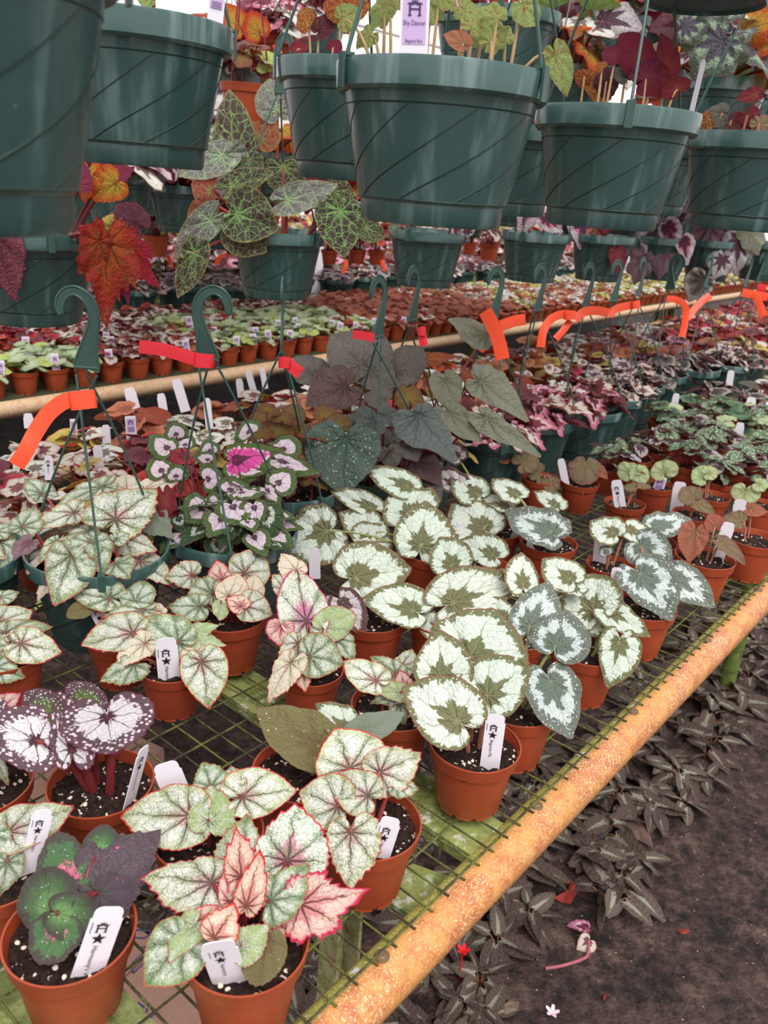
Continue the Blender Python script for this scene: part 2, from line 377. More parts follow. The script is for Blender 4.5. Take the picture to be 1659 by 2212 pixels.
# floor plants
L('floor_brown', (80, 62, 55), (132, 126, 110), (72, 56, 50), (90, 76, 66), (140, 146, 132), under=(110, 70, 66), r0=.06, r1=.85, star=.5, soft=.16, edge_w=.02, vein_n=1, vein_w=.022, rough=.62, vein_amt=.7, trans=.08)
L('floor_grey', (98, 84, 74), (160, 156, 138), (84, 72, 64), (100, 92, 80), (160, 168, 150), under=(110, 80, 70), r0=.08, r1=.85, star=.55, soft=.16, edge_w=.02, vein_n=1, vein_w=.022, rough=.62, vein_amt=.7, trans=.08)
L('weed_green', (112, 152, 104), (132, 168, 120), (104, 146, 96), (100, 130, 90), (140, 170, 124), under=(130, 160, 110), r0=.2, r1=.85, soft=.2, vein_n=5, trans=.25)

# ------------------------------------------------------------------ other materials
def m_terracotta(name, c=(163, 70, 42)):
    t = NT(name)
    co = t.objco(True)
    n = t.noise(co, 30, 4)
    col = t.mix(t.step(n, .3, .7), lin(c), lin([c[0] * .92, c[1] * .9, c[2] * .88]))
    dirt = t.step(t.noise(co, 160, 2), .74, .8)
    col = t.mix(t.math('MULTIPLY', dirt, .5), col, lin((190, 160, 140)))
    rnd = t.n('ShaderNodeObjectInfo').outputs['Random']
    hs = t.n('ShaderNodeHueSaturation'); t.put(hs.inputs['Color'], col)
    t.put(hs.inputs['Value'], t.math('ADD', .92, t.math('MULTIPLY', rnd, .16)))
    return t.done(t.pbr(hs.outputs[0], t.math('ADD', .34, t.math('MULTIPLY', n, .15)), None, .4))
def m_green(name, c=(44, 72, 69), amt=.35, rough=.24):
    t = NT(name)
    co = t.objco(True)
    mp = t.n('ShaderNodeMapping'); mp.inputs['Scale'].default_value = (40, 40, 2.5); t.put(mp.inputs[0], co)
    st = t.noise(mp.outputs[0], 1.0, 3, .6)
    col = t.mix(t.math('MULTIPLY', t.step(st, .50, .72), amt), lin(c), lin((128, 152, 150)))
    sp = t.step(t.voro(co, 130), .10, .05)
    gate = t.step(t.noise(co, 14, 2), .55, .7)
    col = t.mix(t.math('MULTIPLY', t.math('MULTIPLY', sp, gate), .8), col, lin((190, 180, 160)))
    return t.done(t.pbr(col, t.math('ADD', rough, t.math('MULTIPLY', st, .2)), t.bump(t.noise(co, 22, 2), .08, .01), .6, 0.0, .25))
def m_plain(name, c, rough=.5, var=.12, scale=40, spec=.4, trans=0):
    t = NT(name)
    n = t.noise(t.objco(), scale, 3)
    col = t.mix(n, lin(c), lin([k * (1 - var) for k in c]))
    b = t.pbr(col, rough, None, spec)
    if trans:
        tr = t.n('ShaderNodeBsdfTranslucent'); t.put(tr.inputs['Color'], col)
        mx = t.n('ShaderNodeMixShader'); mx.inputs[0].default_value = trans
        t.t.links.new(b, mx.inputs[1]); t.t.links.new(tr.outputs[0], mx.inputs[2]); b = mx.outputs[0]
    return t.done(b)
def m_soil(name='potting_soil'):
    t = NT(name)
    co = t.objco(True)
    n = t.noise(co, 190, 4, .7)
    col = t.mix(t.step(n, .35, .7), lin((22, 14, 11)), lin((60, 40, 33)))
    pv = t.step(t.voro(co, 150), .36, .28)
    gate = t.step(t.noise(co, 90, 2), .50, .55)
    col = t.mix(t.math('MULTIPLY', pv, gate), col, lin((244, 226, 206)))
    h = t.math('ADD', n, t.math('MULTIPLY', t.math('MULTIPLY', pv, gate), .4))
    return t.done(t.pbr(col, .85, t.bump(h, .9, .004), .2))
def m_tube(name, c1, c2, c3, light):
    t = NT(name)
    co = t.objco()
    n = t.noise(co, 55, 5, .75); n2 = t.noise(co, 420, 3, .75); n3 = t.noise(co, 11, 3)
    sz = t.n('ShaderNodeSeparateXYZ'); t.put(sz.inputs[0], co)
    col = t.mix(t.step(t.math('ADD', t.math('MULTIPLY', n, .7), t.math('MULTIPLY', n3, .4)), .44, .66), lin(c1), lin(c2))
    # brown rust along the outer lower flank, moss on the inner shoulder
    rust = t.math('MULTIPLY', t.step(t.math('ADD', sz.outputs[2], t.math('MULTIPLY', t.math('SUBTRACT', n, .5), .05)), .004, -.014), t.step(t.math('ADD', n, t.math('MULTIPLY', n2, .5)), .55, .78))
    col = t.mix(t.math('MULTIPLY', rust, .8), col, lin((104, 62, 44)))
    pale = t.step(t.math('ADD', n2, t.math('MULTIPLY', n3, .3)), .68, .82)
    col = t.mix(t.math('MULTIPLY', pale, .8), col, lin(light))
    dk = t.step(n2, .40, .30)
    col = t.mix(t.math('MULTIPLY', dk, .55), col, lin(c3))
    moss = t.math('MULTIPLY', t.step(t.math('ADD', sz.outputs[1], t.math('MULTIPLY', t.math('SUBTRACT', n, .5), .012)), .002, .008), t.step(n3, .15, .4))
    col = t.mix(t.math('MULTIPLY', moss, .85), col, t.mix(t.step(n2, .4, .6), lin((142, 148, 58)), lin((196, 196, 116))))
    peel = t.step(t.noise(co, 60, 2), .64, .67)
    col = t.mix(t.math('MULTIPLY', peel, moss), col, lin((220, 214, 220)))
    return t.done(t.pbr(col, .40, t.bump(n2, .35, .003), .5))
def m_moss(name, a=(138, 146, 84), b=(196, 194, 176), c=(94, 106, 52)):
    t = NT(name)
    co = t.objco()
    n = t.noise(co, 22, 5, .7)
    col = t.mix(t.step(n, .38, .55), lin(c), lin(a))
    col = t.mix(t.step(t.noise(co, 45, 4, .7), .54, .66), col, lin(b))
    return t.done(t.pbr(col, .75, t.bump(t.noise(co, 180, 3), .5, .004), .2))
def m_wire():
    t = NT('mossy_wire')
    co = t.objco()
    n = t.noise(co, 30, 4, .7)
    col = t.mix(t.step(n, .4, .6), lin((64, 58, 42)), lin((104, 108, 52)))
    col = t.mix(t.step(t.noise(co, 120, 2), .55, .7), col, lin((60, 54, 42)))
    return t.done(t.pbr(col, .7, t.bump(t.noise(co, 500, 2), .5, .002), .3))
def m_dirt():
    t = NT('dark_dirt_floor')
    co = t.objco()
    a = t.noise(co, 3.2, 4, .6); b = t.noise(co, 42, 5, .72); c = t.noise(co, 12, 4, .65)
    col = t.mix(t.step(t.math('ADD', t.math('MULTIPLY', b, .6), t.math('MULTIPLY', c, .5)), .42, .68), lin((28, 21, 20)), lin((80, 61, 56)))
    col = t.mix(t.math('MULTIPLY', t.step(t.math('ADD', t.math('ADD', t.math('MULTIPLY', c, .45), t.math('MULTIPLY', a, .3)), t.math('MULTIPLY', b, .35)), .57, .68), .55), col, lin((112, 89, 81)))
    sp = t.step(t.voro(co, 75), .13, .07); g = t.step(t.noise(co, 50, 1), .52, .6)
    col = t.mix(t.math('MULTIPLY', sp, g), col, lin((200, 176, 160)))
    h = t.math('ADD', b, t.math('MULTIPLY', t.noise(co, 140, 3), .6))
    return t.done(t.pbr(col, .8, t.bump(h, .8, .015), .3))
def m_card():
    t = NT('brown_cardboard')
    co = t.objco()
    n = t.noise(co, 60, 4)
    col = t.mix(n, lin((176, 138, 122)), lin((150, 114, 100)))
    return t.done(t.pbr(col, .85, None, .2))

TERRA = m_terracotta('terracotta_plastic'); TERRA2 = m_terracotta('dull_terracotta_plastic', (170, 74, 48))
GREEN = m_green('green_plastic'); GREEN_R = m_green('reflection_streaked_rim', (58, 88, 84), .75, .16); GREEN_D = m_plain('groove_shadow_green', (22, 44, 38), .5)  # rim's lighter green and pale streaks paint roof reflections into the colour
HANG = m_plain('hanger_green', (52, 84, 76), .38, .15, 60, .5)
SOIL = m_soil()
TUBE = m_tube('rusty_yellow_pipe', (204, 146, 82), (176, 102, 60), (104, 64, 42), (242, 216, 184))
TUBE_FAR = m_tube('pale_rusty_pipe', (196, 166, 130), (180, 140, 104), (120, 90, 64), (226, 210, 190))
MOSS = m_moss('mossy_paint'); LEG = m_moss('green_painted_leg', (96, 112, 52), (128, 124, 70), (72, 84, 34))
POST = m_moss('peeling_post', (150, 148, 110), (132, 92, 80), (120, 118, 70))
STONE = m_moss('mossy_stone', (160, 168, 110), (206, 204, 190), (112, 124, 70))
WIRE = m_wire(); DIRT = m_dirt(); CARD = m_card()
BLUE_INK = m_plain('blue_ink', (70, 76, 130), .7)
WHITE = m_plain('white_label', (246, 241, 249), .45, .05, 30, .4, .1)
LILAC = m_plain('lilac_label', (206, 176, 220), .45, .06, 30)
INK = m_plain('black_ink', (28, 26, 30), .6)
GREY_INK = m_plain('grey_ink', (70, 60, 90), .6)
ORANGE = m_plain('orange_tape', (255, 84, 40), .3, .08, 20, .5, .15)
RED = m_plain('red_tape', (232, 24, 44), .28, .08, 20, .5, .12)
STEM_R = m_plain('red_stem', (170, 76, 66), .5, .25, 90); STEM_G = m_plain('green_stem', (150, 152, 92), .5, .25, 90)
STEM_D = m_plain('dark_red_stem', (128, 44, 46), .5, .25, 90); STEM_T = m_plain('tan_stem', (208, 172, 122), .6, .25, 90); STEM_B = m_plain('brown_stem', (172, 112, 84), .6, .25, 90)
STEEL = m_plain('grey_steel', (150, 152, 156), .4, .15, 20, .5); WHITE_P = m_plain('white_frame', (226, 224, 230), .5, .05)
RED_CORD = m_plain('red_twine', (150, 44, 60), .6, .3, 300)
FALLEN = m_plain('fallen_red_leaf', (164, 58, 52), .6, .3, 60, .3, .15)
PERLITE = m_plain('lichened_perlite', (196, 186, 108), .9, .3, 300)
FLOWER_R = m_plain('scarlet_petal', (226, 26, 30), .5, .1); FLOWER_P = m_plain('pale_pink_petal', (232, 206, 222), .5, .1)
# ------------------------------------------------------------------ leaf shapes
SHAPES = {
    # (angle from the tip, radius) right side, left-side factor, teeth amplitude, teeth count, lobes, cup, droop, ripple
    'rex':   ([(0, 1), (6, .90), (14, .82), (28, .74), (45, .67), (65, .61), (90, .56), (115, .53), (138, .46), (158, .33), (172, .17), (180, .09)], .82, .055, 32, 0, .10, .22, .026),
    'heart': ([(0, 1), (5, .92), (14, .85), (30, .77), (50, .70), (70, .63), (95, .57), (120, .50), (145, .42), (163, .30), (175, .15), (180, .08)], .86, .014, 44, 0, -.10, .12, .014),
    'wing':  ([(0, 1), (4, .88), (9, .76), (16, .66), (28, .56), (45, .48), (70, .42), (95, .38), (120, .36), (145, .32), (163, .24), (175, .13), (180, .08)], .70, .018, 30, 0, .12, .30, .016),
    'round': ([(0, 1), (10, .97), (25, .93), (45, .90), (70, .88), (95, .85), (120, .80), (145, .72), (163, .52), (174, .26), (180, .10)], .96, .030, 30, 0, .06, .10, .035),
    'fan':   ([(0, 1), (12, .98), (30, .94), (55, .86), (80, .74), (105, .58), (130, .42), (152, .30), (170, .16), (180, .08)], .95, .026, 30, 0, .10, .12, .04),
    'spear': ([(0, 1), (4, .86), (10, .74), (18, .64), (28, .54), (42, .43), (60, .35), (85, .29), (115, .25), (145, .21), (168, .14), (180, .08)], .95, .110, 22, 0, -.28, .16, .030),
    'jag':   ([(0, 1), (5, .86), (12, .74), (24, .66), (40, .62), (65, .58), (90, .52), (115, .46), (140, .38), (160, .27), (172, .15), (180, .09)], .85, .120, 26, 7, -.10, .14, .040),
    'maple': ([(0, 1), (12, .86), (28, .82), (50, .80), (75, .76), (100, .70), (125, .62), (148, .50), (165, .34), (176, .16), (180, .08)], .90, .040, 36, 7, .10, .20, .040),
    'oval':  ([(0, 1), (6, .93), (14, .80), (24, .72), (36, .62), (52, .52), (75, .42), (105, .32), (140, .23), (165, .12), (180, .06)], 1.0, .004, 20, 0, -.16, .22, .004),
}
def leaf_geo(kind, seed, seg=84, rings=9, flat=1.0):
    ctrl, left, tamp, tn, lob, cup, droop, rip = SHAPES[kind]
    rg = random.Random(kind + str(seed))
    ang = [c[0] for c in ctrl]; rad = [c[1] for c in ctrl]
    left = left * (1 + rg.uniform(-.06, .06))
    flip = 1 if seed % 2 == 0 else -1
    out = []
    for q in range(seg):
        a = -math.pi + 2 * math.pi * (q + .5) / seg
        da = abs(math.degrees(a))
        r = float(np.interp(da, ang, rad))
        tip_w = min(1, da / 40.0)
        if a * flip < 0: r *= 1 - (1 - left) * tip_w
        if lob: r *= 1 + .11 * tip_w * (abs(math.cos(lob * a * .5)) - .5) * 2
        ph = (tn * a / (2 * math.pi) + rg.random() * .15) % 1.0
        r *= 1 + tamp * (ph * 1.6 - .8) + rg.uniform(-.4, .4) * tamp
        out.append((a, r))
    pts = [(r * math.sin(a), r * math.cos(a)) for a, r in out]
    wx = max(p[0] for p in pts) - min(p[0] for p in pts)
    ph1, ph2 = rg.uniform(0, 6), rg.uniform(0, 6)
    cup *= rg.uniform(.6, 1.3); droop *= rg.uniform(.6, 1.4)
    fold = rg.uniform(-.05, .10)
    V, UVs, RM = [Vector((0, 0, 0))], [(0, 0)], [0.0]
    F = []
    d = 2 * math.pi / 8.6
    fr = [((k + 1) / rings) ** .85 for k in range(rings)]
    for k in range(rings):
        f = fr[k]
        for q in range(seg):
            a, r = out[q]
            # smooth inner rings, toothed only near the margin
            r_in = float(np.interp(abs(math.degrees(a)), ang, rad)) * (1 - (1 - left) * min(1, abs(math.degrees(a)) / 40) if a * flip < 0 else 1)
            t_ = max(0, (f - .72) / .28)
            rr = (r_in * (1 - t_) + r * t_) * f
            x, y = rr * math.sin(a), rr * math.cos(a)
            z = -cup * x * x * 1.6 - droop * y * abs(y) * .8 + fold * abs(x)
            z += -.042 * math.cos(2 * math.pi * a / d) * f * (1 - .4 * f)
            z += rip * f * f * (math.sin(5 * a + ph1) + .6 * math.sin(9 * a + ph2))
            V.append(Vector((x / wx, y, z * flat)))
            UVs.append((x, y)); RM.append(f)
    for q in range(seg):
        F.append((0, 1 + (q + 1) % seg, 1 + q))
    for k in range(rings - 1):
        b0, b1 = 1 + k * seg, 1 + (k + 1) * seg
        for q in range(seg):
            F.append((b0 + q, b0 + (q + 1) % seg, b1 + (q + 1) % seg, b1 + q))
    # wind so that +Z is the upper side
    return V, [f[::-1] for f in F] if (V[F[1][1]] - V[0]).cross(V[F[1][2]] - V[0]).z < 0 else F, UVs, RM
_geo, _lme = {}, {}
def geo(kind, seed, seg=84, rings=9):
    k = (kind, seed, seg, rings)
    if k not in _geo: _geo[k] = leaf_geo(kind, seed, seg, rings)
    return _geo[k]
def leaf_me(kind, seed, mat, seg=84, rings=9):
    k = (kind, seed, mat, seg)
    if k not in _lme:
        V, F, U, RM = geo(kind, seed, seg, rings)
        _lme[k] = mesh('leaf', V, F, LM[mat], None, True, U, RM)
    return _lme[k]
def orient(B, y, n, w, l):
    """matrix that puts a unit leaf at B, along y, facing n"""
    y = y.normalized()
    x = y.cross(n).normalized()
    z = x.cross(y).normalized()
    m = Matrix.Identity(4)
    for r_ in range(3):
        m[r_][0] = x[r_] * w; m[r_][1] = y[r_] * l; m[r_][2] = z[r_] * (w + l) * .5; m[r_][3] = B[r_]
    return m
RG = random.Random(11)
def add_leaf(root, B, T, w, n, mat, kind, stem=None, crown=None, srad=.0017, label=None, bendup=.03):
    y = T - B
    m = orient(B, y, n, w, y.length)
    o = bpy.data.objects.new('leaf', leaf_me(kind, RG.randrange(4), mat))
    link(o, root)
    o.matrix_local = Matrix.Translation(-root.location) @ m
    if label: o['label'] = label
    if stem is not None and crown is not None:
        z = m.to_3x3().col[2].normalized()
        mid = (crown + B) * .5 + UPV * bendup + (B - crown).cross(UPV) * RG.uniform(-.12, .12)
        mid.z = max(mid.z, min(crown.z, B.z) + .012)
        pts = bez(crown, mid, B - z * .001, 7)
        s = MB()
        s.tube([p for p in pts], [srad * 1.25 - srad * .5 * k / 7 for k in range(8)], 7)
        so = s.build('petiole', stem)
        so.parent = o
        so.matrix_parent_inverse = m.inverted_safe()
    return o

# ------------------------------------------------------------------ pots
def pot_mesh(dia, H, mats, name='pot', seg=56):
    r = dia / 2
    b = r * .70
    z1 = H * .80                                  # lower edge of the rim band
    rb = b + (r * .93 - b) * .80
    prof = [(b * .55, H * .03), (b * .9, H * .028), (b, H * .035), (b + .0012, H * .07), (rb, z1 - H * .02), (r * .955, z1), (r * .965, z1 + H * .02),
            (r * .99, H * .97), (r, H * .985), (r, H), (r * .965, H), (r * .955, H * .97), (r * .855, H * .75), (b * .95, H * .12), (b * .4, H * .10)]
    m = MB(); m.lathe(prof, seg)
    # feet: short wall segments with drain notches between them
    for k in range(10):
        a0, a1 = 2 * math.pi * (k + .12) / 10, 2 * math.pi * (k + .88) / 10
        pts = []
        for q in range(6):
            a = a0 + (a1 - a0) * q / 5
            pts.append((math.cos(a), math.sin(a)))
        v = []
        for c, s in pts:
            for rr in (b + .0004, b - .0022):
                for z in (0, H * .045):
                    v.append(Vector((c * rr, s * rr, z)))
        f = []
        for q in range(5):
            o0, o1 = q * 4, q * 4 + 4
            f += [(o0, o1, o1 + 1, o0 + 1), (o0 + 2, o0 + 3, o1 + 3, o1 + 2), (o0, o0 + 2, o1 + 2, o1)]
        f += [(0, 1, 3, 2), (20, 22, 23, 21)]
        m.add(v, f)
    return m.mesh(name, mats)
def soil_mesh(rad, H, seed=1, n=56, rings=14, amp=.0035):
    rg = random.Random(seed)
    v, f = [Vector((0, 0, H))], []
    for k in range(rings):
        rr = rad * (k + 1) / rings
        for q in range(n):
            a = 2 * math.pi * q / n
            x, y = rr * math.cos(a), rr * math.sin(a)
            z = H + amp * noise.noise(Vector((x * 60 + seed * 7, y * 60, 0))) * 1.6 + amp * .8 * noise.noise(Vector((x * 180, y * 180, seed)))
            if k == rings - 1: z -= .004
            v.append(Vector((x, y, z)))
    for q in range(n): f.append((0, 1 + q, 1 + (q + 1) % n))
    for k in range(rings - 1):
        b0, b1 = 1 + k * n, 1 + (k + 1) * n
        for q in range(n): f.append((b0 + q, b1 + q, b1 + (q + 1) % n, b0 + (q + 1) % n))
    return mesh('soil', v, f, SOIL)
POT = {}
for key, dia, H in (('L', .097, .074), ('S', .079, .062)):
    POT[key] = (dia, H, pot_mesh(dia, H, TERRA), [soil_mesh(dia / 2 * .925, H * .88, s) for s in (1, 2, 3)])

def hero(px, py, size, label, leaves, stem='r', name='potted_begonia', group=None, mat='silver_pink', kind='rex', tilt=.8, lift=.022, gs=1.13, srad=.0017, step=.0034):
    """a terracotta pot whose rim centre shows at (px,py); leaves: (bx,by,tx,ty,w[,mat[,kind]]) from back to front"""
    dia, H, pm, sm = POT[size]
    c = at(px, py, ZB + H)
    base = Vector((c.x, c.y, ZB + .002))
    root = thing(name, base, label, 'potted plant', group)
    p = obj('pot', pm, root); p.rotation_euler.z = RG.uniform(0, 6)
    s = obj('soil', RG.choice(sm), root); s.rotation_euler.z = RG.uniform(0, 6)
    leaf_set(root, Vector((c.x, c.y, ZB + H)), Vector((base.x, base.y, ZB + H * .86)), leaves, stem, mat, kind, tilt, lift, dia * .10, srad, step, 0.0, gs)
    return root
STEMS = {'r': STEM_R, 'g': STEM_G, 'd': STEM_D, 'b': STEM_B, 't': STEM_T}
def leaf_set(root, c, crown, leaves, stem, mat, kind, tilt, lift, spread, srad=.0017, step=.0034, pull=0.0, gs=1.13):
    tocam = Vector((-c.x, -c.y, 0)).normalized()
    n = (UPV * tilt + tocam * (1.25 - tilt)).normalized()
    P = c + UPV * lift + tocam * pull
    k0 = len(leaves) / 2
    for k, lf in enumerate(leaves):
        bx, by, tx, ty, w = lf[:5]
        mt = lf[5] if len(lf) > 5 and lf[5] else mat
        kd = lf[6] if len(lf) > 6 and lf[6] else kind
        d = (k - k0) * step
        B = onplane(bx, by, P + n * d, n); T = onplane(tx, ty, P + n * (d + RG.uniform(-.006, .003)), n)
        if mt in ('silver_olive', 'silver_slate'): gs_ = gs * 1.09
        else: gs_ = gs
        ww = w * gs_ * B.dot(FW) / FPX
        T = B + (T - B) * (1 + (gs_ - 1) * .6)
        nn = (n + Vector((RG.uniform(-.34, .34), RG.uniform(-.30, .30), RG.uniform(-.15, .15)))).normalized()
        hz = Vector((B.x - crown.x, B.y - crown.y, 0))
        cr = crown + (hz.normalized() if hz.length > 1e-4 else hz) * min(spread, hz.length) + Vector((RG.uniform(-.003, .003), RG.uniform(-.003, .003), -.004))
        add_leaf(root, B, T, ww, nn, mt, kd, STEMS[stem], cr, srad)

# ------------------------------------------------------------------ plant labels
ZS, ZL = ZB + .062 * .86, ZB + .074 * .86
STAR = [(math.sin(math.pi * k / 5) * (1 if k % 2 == 0 else .40), math.cos(math.pi * k / 5) * (1 if k % 2 == 0 else .40)) for k in range(10)]
_txt = {}
def text_mesh(s):
    if s not in _txt:
        cu = bpy.data.curves.new('print', 'FONT')
        cu.body = s; cu.size = 1.0; cu.resolution_u = 3
        o = bpy.data.objects.new('print', cu)
        COL.objects.link(o)
        dg = bpy.context.evaluated_depsgraph_get(); dg.update()
        me = bpy.data.meshes.new_from_object(o.evaluated_get(dg))
        _txt[s] = ([v.co.copy() for v in me.vertices], [tuple(p.vertices) for p in me.polygons])
        bpy.data.objects.remove(o); bpy.data.curves.remove(cu); bpy.data.meshes.remove(me)
    return _txt[s]
def rounded(w, h, r, n=5, tabs=True):
    """label outline: round shoulders on top, a small step below them, square at the foot"""
    pts = [(w / 2, 0)]
    if tabs: pts += [(w / 2, h - r * 1.9), (w / 2 - .0012, h - r * 1.85)]
    wt = w / 2 - (.0012 if tabs else 0)
    for k in range(n + 1):
        a = math.pi / 2 * k / n
        pts.append((wt - r + r * math.cos(a), h - r + r * math.sin(a)))
    for k in range(n + 1):
        a = math.pi / 2 + math.pi / 2 * k / n
        pts.append((-wt + r + r * math.cos(a), h - r + r * math.sin(a)))
    if tabs: pts += [(-w / 2 + .0012, h - r * 1.85), (-w / 2, h - r * 1.9)]
    pts.append((-w / 2, 0))
    return pts
def logo(m, o, ax, ay, s, zz):
    """the grower's mark: an H built of bars with a leaf spray over it"""
    def bar(x0, y0, x1, y1, w):
        a, b = Vector((x0, y0, 0)), Vector((x1, y1, 0))
        d = (b - a).normalized(); q = Vector((-d.y, d.x, 0)) * w / 2
        m.add([o + ax * p.x * s + ay * p.y * s + zz for p in (a - q, b - q, b + q, a + q)], [(0, 1, 2, 3)])
    bar(-.34, -.5, -.34, .16, .13); bar(.34, -.5, .34, .16, .13); bar(-.34, -.12, .34, -.12, .10)
    bar(-.46, -.5, -.20, -.5, .07); bar(.20, -.5, .46, -.5, .07); bar(-.52, .2, -.16, .2, .07); bar(.16, .2, .52, .2, .07)
    for a in (-60, -28, 0, 28, 60):
        c, sn = math.cos(R(a)), math.sin(R(a))
        pts = [(0, .1), (.09, .32), (0, .62), (-.09, .32)]
        m.add([o + ax * ((x * c + (y - .0) * sn) * s * .8) + ay * ((-x * sn + y * c) * s * .8 + .06 * s) + zz for x, y in pts], [(0, 1, 2, 3)])
def plant_label(top, bot, wpx, label, text=None, zfoot=None, mat=None, lilac=False, turn=0.0, d=None, group=None, marks=True, lean=0.0, mk=1.0):
    """a plastic label pushed into the soil: top and foot pixel, width in pixels"""
    Pb = at(bot[0], bot[1], zfoot) if d is None else atd(bot[0], bot[1], d)
    if d is None:
        for root in [o for o in COL.objects if o.parent is None and o.get('category') == 'potted plant']:
            q = Vector((Pb.x - root.location.x, Pb.y - root.location.y, 0))
            rr = .035 if abs(zfoot - ZL) < 1e-6 else .028
            if rr < q.length < rr * 1.9:
                q = q.normalized() * rr
                Pb = Vector((root.location.x + q.x, root.location.y + q.y, zfoot)); break
    tocam = Vector((-Pb.x, -Pb.y, 0)).normalized()
    if lean: tocam = (tocam * math.cos(R(lean)) - UPV * math.sin(R(lean))).normalized()
    Pt = onplane(top[0], top[1], Pb, tocam)
    ay = (Pt - Pb); h = ay.length; ay.normalize()
    n = (tocam - ay * tocam.dot(ay)).normalized()
    if turn: n = Matrix.Rotation(R(turn), 3, ay) @ n
    ax = ay.cross(n).normalized()
    w = wpx * Pb.dot(FW) / FPX / max(.25, math.cos(R(turn)))
    foot = .012
    o0 = Pb - ay * foot
    m = MB()
    m.prism([(x, y) for x, y in rounded(w, h + foot, w * (.24 if not lilac else .03), tabs=not lilac)], -n * .0004, ax, ay, n * .0008)
    ob = m.build('plant_label', mat or WHITE, None, False, o0)
    tag(ob, label, 'plant label', group)
    if lilac:
        q = MB()
        q.add([ax * (x * w * .40) + ay * (foot + .004 + (h - .008) * y) + n * .0008 for x, y in ((-1, .02), (1, .02), (1, .97), (-1, .97))], [(0, 1, 2, 3)])
        q.build('printed_panel', LILAC, ob, False)
    if marks and (text or lilac):
        k = MB(); zz = n * (.0011 if not lilac else .0013)
        if lilac:
            logo(k, ay * (foot + h * .68), ax, ay, w * .5, zz)
            if text:
                for ln, fy, fs in text:
                    V, F = text_mesh(ln)
                    wd = max(v.x for v in V); sc = w * fs / wd
                    k.add([ax * ((v.x - wd / 2) * sc) + ay * (foot + h * fy + v.y * sc * 1.3) + zz for v in V], F)
            else:
                for q in range(4):
                    yy = foot + h * (.38 - q * .07)
                    k.add([ax * (sx * w * .3) + ay * (yy + sy * h * .012) + zz for sx, sy in ((-1, -1), (1, -1), (1, 1), (-1, 1))], [(0, 1, 2, 3)])
        else:
            tp = h + foot; w *= mk
            lx = -w * .06
            logo(k, ax * lx + ay * (tp - w * .76), ax, ay, w * .40, zz)
            k.add([ax * (lx + x * w * .24) + ay * (tp - w * 1.22 + y * w * .24) + zz for x, y in STAR] + [ax * lx + ay * (tp - w * 1.22) + zz],
                  [(10, q, (q + 1) % 10) for q in range(10)])
            # tiny line beside the mark and the name running down the label
            k.add([ax * (lx - w * .33 + sx * w * .012) + ay * (tp - w * .78 + sy * w * .22) + zz for sx, sy in ((-1, -1), (1, -1), (1, 1), (-1, 1))], [(0, 1, 2, 3)])
            V, F = text_mesh(text)
            sc = w * .23
            y0 = tp - w * 1.50
            lim = [(v, y0 - v.x * sc) for v in V]
            keep = [i for i, (v, yy) in enumerate(lim) if yy > -.001]
            ks = set(keep)
            k.add([ax * (lx - w * .02 + v.y * sc - w * .06) + ay * max(yy, foot * .5) + zz for v, yy in lim], [f for f in F if all(q in ks for q in f)])
        k.build('black_print' if not lilac else 'printed_lettering', INK if not lilac else GREY_INK, ob, False)
    return ob

# ------------------------------------------------------------------ hanging baskets
BH = .128
def basket_mesh(R0=.095, H=BH, seg=72):
    m = MB()
    rt, rb, zb = R0 * .905, R0 * .70, H * .155
    rim_h = .021
    prof = [(.001, .004), (rb * .5, .003), (rb * .93, .003), (rb * .955, .0), (rb * .985, .003), (rb * 1.0, zb - .002), (rb * 1.035, zb), (rt, H - rim_h - .001), (R0 * .955, H - rim_h - .003), (R0 * .985, H - rim_h),
            (R0, H - .003), (R0 * .992, H), (R0 * .96, H), (R0 * .95, H - .004), (rt * .96, H - rim_h), (rb * .98, zb), (rb * .4, .012)]
    m.lathe(prof, seg)
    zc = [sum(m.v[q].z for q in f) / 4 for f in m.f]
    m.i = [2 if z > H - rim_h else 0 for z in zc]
    def rad(z): return rb * 1.035 + (rt - rb * 1.035) * (z - zb) / (H - rim_h - zb)
    zt = H - rim_h - .012  # ring and spiral lines: ridge shadows put in as thin dark green tubes
    for z, ra in ((zt, rad(zt)), (zb + .0005, rb * 1.036)):
        m.tube([Vector((math.cos(2 * math.pi * k / seg) * (ra + .0001), math.sin(2 * math.pi * k / seg) * (ra + .0001), z)) for k in range(seg + 1)], .0007, 5, 1, False)
    for k in range(9):
        pts = []
        for q in range(17):
            t = q / 16
            z = zb + (zt - zb) * t
            a = 2 * math.pi * k / 9 + t * R(88) + R(6) * math.sin(math.pi * t)
            pts.append(Vector((math.cos(a) * rad(z), math.sin(a) * rad(z), z)))
        m.tube(pts, .0007, 5, 1, False)
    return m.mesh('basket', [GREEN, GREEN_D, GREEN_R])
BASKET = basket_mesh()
BSOIL = soil_mesh(.0815, BH - .022, 5, 64, 16, .004)
